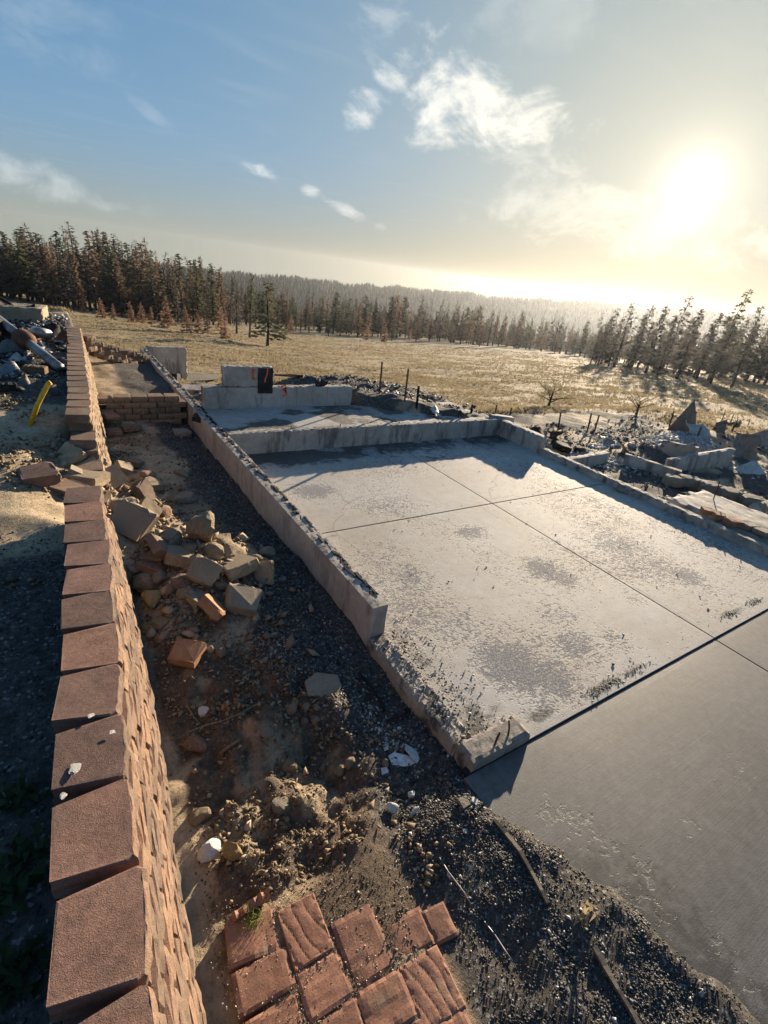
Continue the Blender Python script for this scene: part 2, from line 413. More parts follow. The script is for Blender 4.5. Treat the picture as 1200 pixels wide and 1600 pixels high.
t.put(p.inputs['Base Color'], col); t.put(p.inputs['Roughness'], .92); t.put(p.inputs['Specular IOR Level'], .2)
bumpn(t, p, t.m('ADD', t.m('ADD', a2, t.m('MULTIPLY', a3, .35)), t.m('MULTIPLY', t.m('MULTIPLY', gn2, g_), 6.)), .9, .022)
M_ground = m
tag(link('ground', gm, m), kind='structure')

# ------------------------------------------------------------------ concrete
def concrete(name, c0, c1, c2, sootamt=.6, scale=1.4, bump=.35, streak=False, top_soot=0.):
    m, t, p = newmat(name); v = coords(t)
    a = t.noise(v, scale, 6, .6); b = t.noise(v, 9, 7, .68); c = t.noise(v, 70, 5, .65)
    col = t.ramp(a, [(.3, c0), (.5, c1), (.72, c2)])
    col = t.mix(.7, col, t.ramp(b, [(.3, (.72, .72, .72)), (.7, (1.2, 1.2, 1.2))]), 'MULTIPLY')
    sv = t.v('MULTIPLY', v, (1.6, 1.6, .35 if streak else 1.2))
    st = t.noise(sv, 2.1, 7, .68)
    sm = t.m('MULTIPLY', t.ss(st, .50, .62), sootamt)
    if top_soot:
        nz = t.node('ShaderNodeSeparateXYZ', {0: t.node('ShaderNodeNewGeometry').outputs['Normal']}).outputs[2]
        sm = t.m('MAXIMUM', sm, t.m('MULTIPLY', t.m('MULTIPLY', t.ss(nz, .6, .9), t.ss(t.noise(v, 11, 6, .7), .47, .62)), top_soot))
    col = t.mix(sm, col, (.035, .033, .034))
    t.put(p.inputs['Base Color'], col); t.put(p.inputs['Roughness'], .85); t.put(p.inputs['Specular IOR Level'], .25)
    bumpn(t, p, t.m('ADD', b, t.m('MULTIPLY', c, .5)), bump, .012)
    return m
M_wall = concrete('wall_concrete', (.31, .285, .25), (.40, .365, .32), (.49, .45, .40), .6, 1.2, .4, True, .9)
M_wall_pink = concrete('wall_concrete_heated', (.38, .325, .28), (.42, .375, .325), (.46, .42, .37), .35, 1.6, .4, True, .95)
M_curb = concrete('curb_concrete', (.22, .195, .165), (.33, .29, .24), (.42, .37, .31), .8, 2.5, .6, False, .4)
M_pad = concrete('pad_concrete', (.25, .23, .20), (.34, .31, .27), (.42, .38, .33), .5, 1.5, .4)
M_joint = simple('joint_soot', (.012, .012, .012), (.045, .04, .036), 12, .95, .6, .01, 60)
M_charwood = simple('charred_wood', (.008, .008, .008), (.035, .032, .03), 14, .9, .8, .012, 50, 'OBJ', .3)
M_rust = simple('rusty_steel', (.055, .024, .014), (.16, .066, .03), 9, .8, .4, .004, 50, 'OBJ', .3)
M_steel = simple('grey_steel', (.20, .20, .20), (.36, .35, .33), 5, .45, .2, .003, 30, 'OBJ', .2, spot=(4, .5, (.16, .08, .045), .7), metal=.5)
M_ash = simple('white_ash', (.34, .33, .32), (.62, .61, .58), 9, .95, .5, .01, 45, 'OBJ', .25)

def panel(name, x0, x1, y0, y1, z, th, step, mat, parent, kind):
    nx, ny = max(2, int((x1 - x0) / step)), max(2, int((y1 - y0) / step))
    xs, ys = np.linspace(x0, x1, nx + 1), np.linspace(y0, y1, ny + 1)
    XX, YY = np.meshgrid(xs, ys, indexing='ij')
    edge = np.minimum(np.minimum(XX - x0, x1 - XX), np.minimum(YY - y0, y1 - YY))
    ZZ = z + (fbm(XX * .8, YY * .8, 3, 51) - .5) * .006 - .0012 * (edge < 1e-6) * vnoise(XX * 7, YY * 7, 9)
    V = list(np.stack([XX, YY, ZZ], -1).reshape(-1, 3)); n = len(V)
    idx = np.arange(n).reshape(nx + 1, ny + 1)
    Fc = [tuple(q) for q in np.stack([idx[:-1, :-1], idx[1:, :-1], idx[1:, 1:], idx[:-1, 1:]], -1).reshape(-1, 4)]
    ring = list(idx[:, 0]) + list(idx[-1, 1:]) + list(idx[-2::-1, -1]) + list(idx[0, -2:0:-1])
    V += [np.array([V[i][0], V[i][1], z - th]) for i in ring]
    for i in range(len(ring)):
        j = (i + 1) % len(ring); Fc.append((ring[j], ring[i], n + i, n + j))
    me = mesh(name, V, Fc, True)
    P = np.array(V)[:, :2]; x, y = P[:, 0], P[:, 1]
    if kind == 'slab':                       # where the surface has spalled, and where soot has stayed
        pit = .46 + .46 * (fbm(x * .9, y * .9, 3, 60) - .5) * 2
        for cx, cy, rx, ry, k in PITS: pit = np.maximum(pit, 1.12 * k * bump2(x, y, cx, cy, rx * 1.15, ry * 1.15))
        st = .9 * sst(y, 6.6, 7.5) * sst(fbm(x * 1.4, y * 1.4, 3, 66), .4, .6) + .7 * bump2(x, y, 2.3, 1.75, .5, .3) + .8 * bump2(x, y, 3.1, 7.4, 1., .35) + .6 * bump2(x, y, 5.9, 6.7, .6, .22) + sum(.95 * bump2(x, y, a_, b_, .16, .05) for a_, b_ in [at(q_, r_)[:2] for q_, r_ in ((930, 1080), (955, 1066), (990, 1048), (1135, 962), (1150, 955), (1180, 940), (845, 1118))])
        st = np.maximum(st, .85 * sst(x, 2.62, 2.3) * sst(fbm(x * 3, y * 3, 3, 68), .35, .6) * sst(y, 3.1, 2.4))
        set_attr(me, 'pit', pit); set_attr(me, 'soot', st)
    else:
        pit = np.zeros_like(x)
        for cx, cy, rx, ry, k in DPITS: pit = np.maximum(pit, k * bump2(x, y, cx, cy, rx, ry))
        set_attr(me, 'pit', pit); set_attr(me, 'soot', .95 * sst(x, 3.3, 2.1) * sst(y, 1.3, .3))
    me.polygons.foreach_set('use_smooth', np.zeros(len(me.polygons), dtype=bool))
    return link(name, me, mat, parent)
PITS = []
for px, py, rx, ry, k in ((490, 768, .42, .30, .95), (850, 890, .35, .35, .85), (880, 905, .3, .3, .75), (735, 832, .35, .25, .8), (870, 960, .4, .35, .6),
                          (800, 1040, .40, .45, .95), (860, 1060, .35, .35, .85), (900, 1010, .4, .35, .75), (640, 900, .35, .45, .72), (600, 880, .3, .4, .6),
                          (1070, 900, .35, .3, .85), (1010, 860, .4, .3, .6), (990, 935, .3, .3, .5), (660, 790, .5, .2, .5), (650, 985, .2, .3, .55), (680, 725, .5, .3, .55), (700, 985, .25, .25, .55), (850, 1105, .3, .12, .7),
                          (840, 760, .5, .3, .5), (960, 1000, .3, .3, .6), (760, 1000, .3, .35, .6), (905, 840, .25, .25, .55)):
    q = at(px, py); PITS.append((q[0], q[1], rx, ry, k))
DPITS = []
for px, py, rx, ry, k in ((865, 1265, .14, .10, 1.), (905, 1285, .14, .12, .9), (945, 1320, .16, .14, .75), (1000, 1350, .15, .12, .7), (1030, 1430, .12, .08, .8), (1120, 1470, .1, .1, .7), (1000, 1400, .2, .2, .6), (1170, 1540, .15, .1, .6), (1080, 1290, .2, .1, .55), (1150, 1200, .3, .15, .5)):
    q = at(px, py); DPITS.append((q[0], q[1], rx, ry, k))
m, t, p = newmat('slab_concrete'); v = coords(t)
a = t.noise(v, .8, 5, .6); b = t.noise(v, 7, 7, .68); c = t.noise(v, 60, 5, .65); e = t.noise(v, 2.3, 5, .6)
col = t.ramp(a, [(.3, (.35, .31, .255)), (.5, (.40, .37, .325)), (.7, (.44, .425, .40))])
col = t.mix(t.ss(e, .45, .7, 0, .55), col, (.36, .34, .315))
col = t.mix(.7, col, t.ramp(b, [(.3, (.78, .77, .76)), (.7, (1.13, 1.13, 1.13))]), 'MULTIPLY')
pa = t.attr('pit')
pv = t.v('MULTIPLY', v, (1, 1.25, 1)); dv = t.v('ADD', pv, t.scale(t.noise(v, 22, 3, .6, out=1), (.05, .05, 0)))
pn = t.noise(dv, 19, 4, .62); pn2 = t.noise(dv, 8, 3, .55)
pit = t.ss(t.m('ADD', t.m('MULTIPLY', t.m('ADD', t.m('MULTIPLY', pn, .6), t.m('MULTIPLY', t.noise(dv, 38, 5, .7), .4)), .75), t.m('ADD', t.m('MULTIPLY', pn2, .25), t.m('MULTIPLY', t.m('SUBTRACT', pa, .5), .34))), .50, .61)
pin = t.noise(dv, 46, 4, .7); pit = t.m('MULTIPLY', pit, t.ss(pin, .36, .54, .5, 1.))
col = t.mix(t.m('MULTIPLY', pit, .95), col, t.ramp(c, [(.3, (.095, .10, .115)), (.7, (.185, .19, .21))]))
so_ = t.attr('soot')
sm = t.ss(t.m('ADD', t.m('MULTIPLY', so_, .55), t.m('MULTIPLY', t.m('SUBTRACT', t.noise(dv, 6, 7, .72), .5), 1.3)), .21, .46)
mt = t.noise(dv, 34, 6, .75); col = t.mix(t.ss(mt, .53, .66, 0, .35), col, (.17, .165, .165))
col = t.mix(t.m('MULTIPLY', sm, .85), col, (.045, .043, .042))
crk = t.vor(t.v('ADD', v, t.scale(t.noise(v, 3, 4, .6, out=1), (.35, .35, 0))), .55, feature='DISTANCE_TO_EDGE')
col = t.mix(t.m('MULTIPLY', t.ss(crk, .0045, .0008), .45), col, (.06, .055, .05))
t.put(p.inputs['Base Color'], col); t.put(p.inputs['Roughness'], t.ss(pit, 0, 1, .78, .9)); t.put(p.inputs['Specular IOR Level'], .35)
bumpn(t, p, t.m('ADD', t.m('MULTIPLY', pit, -1.), t.m('ADD', t.m('MULTIPLY', c, .22), t.m('MULTIPLY', b, .25))), .55, .010)
M_slab = m
m, t, p = newmat('driveway_concrete'); v = coords(t)
br = t.noise(t.v('MULTIPLY', v, (1.2, 110, 1)), 1., 4, .6); br2 = t.noise(t.v('MULTIPLY', v, (.5, 42, 1)), 1., 3, .5)
a = t.noise(v, 1.1, 6, .62); b = t.noise(v, 13, 6, .66); c = t.noise(v, 120, 4, .6)
col = t.ramp(a, [(.3, (.075, .072, .068)), (.5, (.108, .103, .097)), (.72, (.15, .143, .133))])
col = t.mix(.8, col, t.ramp(br, [(.35, (.89, .89, .89)), (.65, (1.09, 1.09, 1.09))]), 'MULTIPLY')
col = t.mix(.8, col, t.ramp(b, [(.3, (.62, .62, .62)), (.7, (1.25, 1.25, 1.25))]), 'MULTIPLY')
st_ = t.noise(v, 2.2, 6, .7); col = t.mix(t.ss(st_, .52, .68, 0, .45), col, (.05, .048, .045)); col = t.mix(t.ss(st_, .44, .30, 0, .35), col, (.19, .18, .165))
pa = t.attr('pit'); dv = t.v('ADD', v, t.scale(t.noise(v, 22, 3, .6, out=1), (.05, .05, 0)))
pn = t.noise(dv, 24, 4, .6)
pit = t.ss(t.m('ADD', pn, t.m('MULTIPLY', t.m('SUBTRACT', pa, .55), .34)), .56, .61)
col = t.mix(t.m('MULTIPLY', pit, .6), col, t.ramp(c, [(.3, (.05, .05, .05)), (.7, (.13, .13, .13))]))
sm = t.ss(t.m('ADD', t.m('MULTIPLY', t.attr('soot'), .6), t.m('SUBTRACT', t.noise(v, 9, 7, .7), .5)), .28, .5)
col = t.mix(t.m('MULTIPLY', sm, .8), col, (.02, .02, .02))
t.put(p.inputs['Base Color'], col); t.put(p.inputs['Roughness'], .62); t.put(p.inputs['Specular IOR Level'], .4)
bumpn(t, p, t.m('ADD', t.m('MULTIPLY', pit, -.7), t.m('ADD', t.m('MULTIPLY', br, .16), t.m('ADD', t.m('MULTIPLY', br2, .05), t.m('MULTIPLY', c, .3)))), .6, .006)
M_drive = m

gs = tag(thing('garage_floor', None, None), kind='structure')
XJ, YJ, YD = 5.45, 4.81, 1.425
for (x0, x1, y0, y1) in ((2.252, XJ - .010, YD + .009, YJ - .012), (XJ + .010, 8.298, YD + .009, YJ - .012), (2.252, XJ - .010, YJ + .012, 7.648), (XJ + .010, 8.298, YJ + .012, 7.648)):
    panel('concrete_panel', x0, x1, y0, y1, 0., .09, .05, M_slab, gs, 'slab')
V, Fc = gridbox(2.26, 8.29, 1.5, 7.64, -.095, -.007, (4, 4, 1))
link('joint_filler', mesh('joint_filler', V, Fc), M_joint, gs)
dv_ = tag(thing('driveway', None, None), kind='structure')
for (x0, x1) in ((1.98, XJ - .010), (XJ + .010, 9.2)):
    panel('concrete_panel', x0, x1, -6., YD - .008, -.010, .09, .06, M_drive, dv_, 'drive')
V, Fc = gridbox(2.03, 9.1, -5.9, YD + .06, -.095, -.017, (2, 2, 1))
link('joint_filler', mesh('joint_filler', V, Fc), M_joint, dv_)
us = tag(thing('upper_floor', None, None), kind='structure')
panel('concrete_panel', 2.252, 5.4, 7.852, 9.148, .345, .1, .05, M_slab, us, 'slab')
panel('concrete_panel', 5.42, 8.1, 7.852, 9.2, .345, .1, .05, M_slab, us, 'slab')

# long wall on the left
lw = thing('foundation_wall', 'long low grey concrete foundation wall running back along the left side of the floor slab', 'wall', (2.16, 2.87, 0))
def child(o, parent):
    o.parent = parent; o.matrix_parent_inverse = Matrix.Translation(-Vector(parent.location)); return o
child(gbox('wall_body', 2.08, 2.245, 2.87, 15., -.3, .36, (3, 130, 5), M_wall_pink, None, .007, .0016, 3), lw)
def sill(name, x0, x1, y0, y1, z, dens, seed, alongy=True):
    """broken charcoal remains of a burnt sill plate: ragged slivers along the wall top"""
    r = random.Random(seed); V = []; Fc = []
    L = (y1 - y0) if alongy else (x1 - x0)
    u = 0
    while u < L:
        l = r.uniform(.04, .22); wd = r.uniform(.015, .06); h = r.uniform(.006, .022)
        if r.random() < dens:
            c = r.random() ** .6
            cx = (x0 + (x1 - x0 - wd) * c + wd / 2) if alongy else x0 + u
            cy = y0 + u if alongy else y0 + (y1 - y0) * c
            b = len(V); an = r.uniform(-.12, .12) + (math.pi / 2 if alongy else 0)
            for zz, k in ((0, 1.), (h, .7)):
                for sx_, sy_ in ((-1, -1), (1, -1), (1, 1), (-1, 1)):
                    dx = sx_ * l / 2 * k * r.uniform(.7, 1.1); dy = sy_ * wd / 2 * k * r.uniform(.6, 1.2)
                    V.append((cx + dx * math.cos(an) - dy * math.sin(an), cy + dx * math.sin(an) + dy * math.cos(an), z + zz))
            Fc += [(b + 4, b + 5, b + 6, b + 7)] + [(b + i, b + (i + 1) % 4, b + 4 + (i + 1) % 4, b + 4 + i) for i in range(4)]
        u += l * r.uniform(.15, .45)
    return mesh(name, V, Fc)
o = child(link('charred_sill', sill('charred_sill', 2.13, 2.24, 2.95, 14.9, .352, .8, 5), M_charwood), lw); o['kind'] = 'stuff'
for y in (3.05, 3.62, 4.6, 5.5, 6.4, 7.3, 8.3, 9.4):
    child(tube('anchor_bolt', [(2.15, y, .34), (2.15, y, .385), (2.155, y + .004, .41)], .009, M_rust, None, 6), lw)

stub = thing('foundation_curb', 'broken foundation curb corner with rusty rods beside the driveway', 'curb', (2.16, 1.5, 0))
child(gbox('curb_body', 2.06, 2.25, 1.62, 2.87, -.3, .035, (8, 60, 6), M_curb, None, .022, .008, 11), stub)
child(gbox('return_body', 2.06, 2.64, 1.43, 1.62, -.3, .075, (18, 6, 8), M_curb, None, .012, .004, 12), stub)
for (px, py, h, lx, ly) in ((795, 1150, .10, .02, .05), (772, 1165, .09, .05, .02)):
    q = at(px, py, .075); child(tube('rebar_stub', [(q[0], q[1], .03), (q[0] + lx * .4, q[1] + ly * .4, .075 + h * .5), (q[0] + lx, q[1] + ly, .075 + h)], .008, M_rust, None, 6), stub)

fw = thing('foundation_wall', 'sooty knee-high concrete wall across the far end of the floor slab', 'wall', (5.3, 7.75, 0))
child(gbox('wall_body', 2.252, 8.3, 7.652, 7.848, -.2, .365, (110, 4, 8), M_wall, None, .014, .005, 4), fw)
for x in (3.35, 4.3, 5.6):
    child(tube('anchor_bolt', [(x, 7.74, .35), (x, 7.74, .42)], .009, M_rust, None, 6), fw)
rw = thing('foundation_wall', 'short sunlit concrete wall turning toward the camera at the far right corner of the slab', 'wall', (8.4, 7.1, 0))
child(gbox('wall_body', 8.302, 8.50, 6.45, 7.848, -.2, .345, (4, 26, 6), M_wall, None, .02, .006, 6), rw)
rc = thing('foundation_curb', 'low broken curb along the right edge of the floor slab', 'curb', (8.4, 3, 0))
child(gbox('curb_body', 8.302, 8.50, -.6, 6.448, -.2, .115, (4, 110, 3), M_curb, None, .06, .014, 7), rc)

bw = thing('foundation_wall', 'back foundation wall with orange paint marks and a scorched upright section', 'wall', (3.9, 9.25, 0))
child(gbox('wall_body', 2.252, 5.3, 9.152, 9.35, .1, .742, (56, 4, 10), M_wall, None, .016, .006, 8), bw)
rs_ = child(gbox('raised_section', 2.62, 3.55, 9.153, 9.349, .744, 1.115, (18, 4, 8), M_wall, None, .02, .006, 9), bw)
sp_ = gbox('scorched_panel', 3.24, 3.54, 9.135, 9.150, .62, 1.10, (6, 1, 8), simple('soot_panel', (.02, .02, .021), (.05, .048, .046), 3, .9, .3, .006), None, .01, .004, 10); sp_.parent = rs_
M_orange = simple('orange_spray_paint', (.75, .13, .05), (.85, .22, .10), 14, .8, .1, .002, 60)
def stroke(pts, wd, Y, name='paint_mark'):
    V = []; Fc = []
    P = [Vector((a, 0, b)) for a, b in pts]
    for i, q in enumerate(P):
        tn = (P[min(i + 1, len(P) - 1)] - P[max(i - 1, 0)]).normalized(); n = Vector((-tn.z, 0, tn.x)) * wd * .5 * random.uniform(.75, 1.2)
        for yy in (Y, Y + .002): V += [(q.x + n.x, yy, q.z + n.z), (q.x - n.x, yy, q.z - n.z)]
    for i in range(len(P) - 1):
        a, b = i * 4, i * 4 + 4
        Fc += [(a, a + 1, b + 1, b), (a, b, b + 2, a + 2), (a + 1, a + 3, b + 3, b + 1)]
    return mesh(name, V, Fc)
def wpt(px, py, Y=9.15):
    v = ray(px, py); q = np.array([0, 0, CAMZ]) + v * Y / v[1]; return (q[0], q[2])
for Yp, pts, wd in ((9.148, [(395, 573), (396, 580), (395, 589), (398, 593)], .03), (9.148, [(398, 578), (391, 582), (396, 585), (392, 590), (398, 592)], .022),
                    (9.131, [(418, 574), (417, 584), (414, 592), (413, 597)], .03),
                    (9.148, [(439, 604), (446, 602), (447, 607), (441, 609), (447, 611), (448, 617), (441, 618)], .035), (9.148, [(445, 605), (446, 614)], .05)):
    child(link('paint_mark', stroke([wpt(*q) for q in pts], wd, Yp - .002), M_orange), bw)
rt = thing('foundation_wall', 'upright concrete wall end standing at the far end of the long left wall', 'wall', (2.8, 15.1, 0))
child(gbox('wall_body', 2.247, 3.27, 15., 15.2, -.5, .40, (18, 4, 14), M_wall, None, .02, .006, 13), rt)
# ------------------------------------------------------------------ split-face wall blocks
def block_mesh(name, wf=.32, wb=.26, d=.24, h=.098, seed=0, rough=.005, nf=7, nz=3):
    """block with a split front (+x): tapered plan, chamfered front corners, rough broken face"""
    r = np.random.default_rng(seed)
    f = d / 2; ch = .018
    plan = [(-f, -wb / 2), (-f, wb / 2), (f - ch, wf / 2)]
    front = []
    for i in range(nf + 1):
        u = i / nf; y = wf / 2 - ch * .6 - u * (wf - ch * 1.2)
        front.append((f + .008 * math.sin(math.pi * u), y))
    pts = [plan[0], plan[1], plan[2]] + front + [(f - ch, -wf / 2)]
    n = len(pts); V = []; Fc = []
    ph = r.random(nf + 5) * 6
    for k in range(nz + 1):
        z = h * k / nz
        for i, (x, y) in enumerate(pts):
            dx = 0.; dz = 0.; dy = 0.
            if i >= 2:
                dx = .007 * math.sin(math.pi * k / nz) + (r.random() - .5) * rough * 2 - (.006 if k in (0, nz) else 0) * (r.random() + .3) + .003 * math.sin(ph[i])
                dy = (r.random() - .5) * .006
                if 0 < k < nz: dz = (r.random() - .5) * h / nz * .5
                if k == nz: dz = -r.random() ** 2 * .005
            else:
                dx = (r.random() - .5) * .006; dy = (r.random() - .5) * .006
            V.append((x + dx, y + dy, z + dz))
    for k in range(nz):
        for i in range(n):
            j = (i + 1) % n
            Fc.append((k * n + j, k * n + i, (k + 1) * n + i, (k + 1) * n + j))
    # top with a slightly worn rim
    base = len(V)
    for i, (x, y) in enumerate(pts): V.append((x * .955, y * .955, h + (r.random() - .5) * .002))
    for i in range(n):
        j = (i + 1) % n
        Fc.append((nz * n + j, nz * n + i, base + i, base + j))
    Fc.append(tuple(base + i for i in range(n))[::-1])
    Fc.append(tuple(i for i in range(n)))
    return mesh(name, V, Fc)
def blockmat(name, base, face, dust=0., bstr=.8):
    m, t, p = newmat(name); v = coords(t, 'OBJ')
    oc = t.node('ShaderNodeTexCoord').outputs['Object']
    ox = t.node('ShaderNodeSeparateXYZ', {0: oc}).outputs[0]
    a = t.noise(v, 7, 5, .6); b = t.noise(v, 150, 3, .7); c = t.noise(v, 42, 5, .7)
    g = t.noise(v, 260, 3, .75)
    tone = t.ramp(a, [(.3, tuple(.78 * q for q in base)), (.5, base), (.7, tuple(1.22 * q for q in base))])
    fc = t.mix(t.noise(v, 22, 5, .65), tuple(.75 * q for q in face), tuple(1.3 * q for q in face))
    nx = t.node('ShaderNodeSeparateXYZ', {0: t.node('ShaderNodeVectorTransform', {0: t.node('ShaderNodeNewGeometry').outputs['Normal']}, vector_type='NORMAL', convert_from='WORLD', convert_to='OBJECT').outputs[0]}).outputs[0]
    col = t.mix(t.ss(nx, .35, .7), tone, fc)
    col = t.mix(.85, col, t.ramp(g, [(.33, (.5, .47, .45)), (.5, (1.0, 1, 1)), (.68, (1.4, 1.38, 1.35))]), 'MULTIPLY')
    col = t.mix(.6, col, t.ramp(c, [(.3, (.6, .6, .6)), (.7, (1.3, 1.3, 1.3))]), 'MULTIPLY')
    oi = t.node('ShaderNodeObjectInfo').outputs['Random']
    col = t.mix(1., col, t.ramp(oi, [(0, (.66, .70, .74)), (.5, (1, 1, 1)), (1, (1.28, 1.18, 1.08))]), 'MULTIPLY')
    stn = t.noise(v, 3.2, 5, .65)
    col = t.mix(t.ss(stn, .52, .72, 0, .55), col, (.07, .055, .048)); col = t.mix(t.ss(stn, .46, .30, 0, .4), col, (.26, .19, .14))
    if dust: col = t.mix(t.m('MULTIPLY', t.ss(t.noise(v, 5, 5, .6), .36, .58), dust), col, (.27, .215, .145))
    t.put(p.inputs['Base Color'], col); t.put(p.inputs['Roughness'], .9); t.put(p.inputs['Specular IOR Level'], .2)
    bumpn(t, p, t.m('ADD', t.m('MULTIPLY', g, 1.0), t.m('ADD', c, t.m('MULTIPLY', b, .4))), bstr, .005)
    return m
M_blk = blockmat('red_block', (.228, .136, .104), (.205, .142, .104))
M_blk_old = blockmat('weathered_block', (.17, .115, .088), (.23, .16, .11), .35)
M_blk_dust = blockmat('dusty_block', (.31, .24, .165), (.38, .29, .19), .8)
M_blk_grey = blockmat('sooty_block', (.23, .205, .165), (.28, .24, .185), .4)
M_blk_tan = blockmat('tan_block', (.36, .275, .18), (.42, .32, .2), .6)
def wall_run(root, course_z, y0, y1, xf, pitch, meshes, mat, off, setback, r, tilt=.02, orient=None):
    y = y0 + off
    while y < y1:
        x = float(xf(y)) + setback
        tx = float(xf(y + .05) - xf(y - .05)) / .1
        an = -math.atan(tx)
        o = link('block', r.choice(meshes), mat, root)
        o.location = Vector((x - .12, y, course_z)) - root.location
        o.rotation_euler = (r.uniform(-tilt, tilt) * .3, r.uniform(-tilt, tilt) * .3, an + r.uniform(-tilt, tilt))
        y += pitch
r_ = random.Random(3)
BM = [block_mesh('wall_block', seed=i) for i in range(8)]
BMT = [block_mesh('wall_block_top', seed=20 + i, nf=10, nz=4) for i in range(6)]
for me in BM + BMT: me.materials.append(M_blk)
# near wall
nw = thing('retaining_wall', 'red split-face block retaining wall running up the left foreground', 'wall', (0, 2.4, 0))
NC = 11; CH = .1035
xf1 = lambda y: np.interp(y, W1Y, W1X)
tops = [-.02, .32, .655, .99, 1.33, 1.66, 1.99, 2.30, 2.62, 2.92, 3.23, 3.53, 3.84, 4.15]
for i, y in enumerate(tops):
    tx = float(xf1(y + .1) - xf1(y - .1)) / .2
    o = link('block', BMT[i % 6], None, nw)
    o.location = Vector((float(xf1(y)) - .125 + r_.uniform(-.012, .012), y, 1.15 - .098)) - nw.location
    o.rotation_euler = (r_.uniform(-.012, .012), r_.uniform(-.015, .015), -math.atan(tx) - .05 + r_.uniform(-.05, .05))
for k in range(1, NC):
    end = 4.2 + (.0 if k < 3 else .12 * (k - 2) * .8)
    wall_run(nw, 1.15 - .098 - k * CH, .1, end, xf1, .322, BM, None, (.16 if k % 2 else 0.) + r_.uniform(-.05, .05), .015 * k, r_, .03)
# far wall, weathered, beyond the collapsed gap
fwl = thing('retaining_wall', 'weathered block retaining wall continuing beyond the collapsed gap on the left', 'wall', (.4, 9, 0))
BM2 = [block_mesh('weathered_wall_block', wf=.31, seed=40 + i, nf=6, nz=3) for i in range(6)]
for me in BM2: me.materials.append(M_blk_old)
xf2 = lambda y: np.interp(y, W2Y, W2X)
for k in range(10):
    st = 6.35 if k < 2 else 6.35 - .17 * (k - 1)
    wall_run(fwl, 1.15 - .098 - k * CH, st + (.1 if k == 0 else -.03), 12.6, xf2, .322, BM2, None, (.15 if k % 2 else 0) + r_.uniform(-.05, .05), .015 * k, r_, .04)
# low cross wall between block wall and foundation
cw = thing('retaining_wall', 'low shadowed cross wall of brown blocks closing the end of the trench', 'wall', (1.4, 9.7, 0))
for k in range(5):
    x = .72 + (.14 if k % 2 else 0)
    while x < 2.05:
        o = link('block', r_.choice(BM2), None, cw)
        o.location = Vector((min(x, 1.925), 9.78 - .012 * k + r_.uniform(-.012, .012), .36 - k * CH)) - cw.location
        o.rotation_euler = (0, 0, -math.pi / 2 + r_.uniform(-.05, .05)); o.scale = (1, .86, 1)
        if k == 0 and x < .95: o.location.z -= .02
        x += .275
# stepped row closing the far end of the terrace
tw = thing('retaining_wall', 'stepped row of brown blocks round the far end of the raised bed', 'wall', (1.2, 13, 0))
for i in range(8):
    u = i / 7; x = .72 + 1.25 * u; y = 12.5 + 1.15 * u ** .8
    topz = 1.02 - .58 * u ** .7
    for k in range(3 if i < 6 else 2):
        o = link('block', r_.choice(BM2), None, tw)
        o.location = Vector((x + r_.uniform(-.03, .03), y + r_.uniform(-.04, .04), topz - .1 - k * CH + r_.uniform(-.004, .004))) - tw.location
        o.rotation_euler = (0, 0, -1.0 + r_.uniform(-.2, .2)); o.scale = (1, .8, 1)

# ------------------------------------------------------------------ loose blocks and stones
def rock_mesh(name, seed, sub=3, flat=1., cuts=5, rough=.10):
    r = np.random.default_rng(seed); bm = bmesh.new()
    bmesh.ops.create_icosphere(bm, subdivisions=sub, radius=1.)
    nrm = r.normal(size=(cuts + 4, 3)); nrm /= np.linalg.norm(nrm, axis=1)[:, None]; lim = r.uniform(.55, .85, cuts + 4)
    co = np.array([v.co[:] for v in bm.verts])
    for a, b in zip(nrm, lim):
        d = co @ a; ex = np.maximum(d - b, 0); co -= ex[:, None] * a * .92
    co *= 1 + (fbm(co[:, 0] * 1.3 + 9, co[:, 1] * 1.3 + co[:, 2] * 1.7, 4, seed) - .5)[:, None] * rough * 4 + (r.random(len(co))[:, None] - .5) * rough * .25
    co[:, 2] *= flat
    for v, q in zip(bm.verts, co): v.co = q
    return from_bm(name, bm, False)
ROCKS = [rock_mesh('stone', 100 + i, 3, .8 + .05 * (i % 4), 4 + i % 4, .09) for i in range(8)]
CHUNKS = [rock_mesh('chunk', 140 + i, 3, .55, 7, .10) for i in range(6)]
def settle(o, x, y, sink=.15, zbase=None):
    """drop an object until its lowest point goes a little into the ground"""
    bpy_m = Euler(o.rotation_euler).to_matrix()
    zs = [(bpy_m @ Vector([a * b for a, b in zip(v.co, o.scale)])).z for v in o.data.vertices]
    lo, hi = min(zs), max(zs)
    g = float(ground_z(x, y)) if zbase is None else zbase
    o.location = (x, y, g - lo - (hi - lo) * sink)
def place(name, me, mat, px, py, size, rot, label, cat, sink=.15, group=None, dz=.05, z=None):
    q = gpt(px, py, dz) if z is None else at(px, py, z + dz)
    o = bpy.data.objects.new(name, me.copy() if mat else me); COL.objects.link(o)
    if mat: o.data.materials.clear(); o.data.materials.append(mat)
    o.scale = size if hasattr(size, '__len__') else (size,) * 3
    o.rotation_euler = [R(a) for a in rot]
    settle(o, q[0], q[1], sink, z)
    return tag(o, label, cat, group)
FB = [block_mesh('fallen_block', wf=.30, wb=.26, d=.24, h=.105, seed=60 + i, nf=8, nz=4, rough=.011) for i in range(6)]
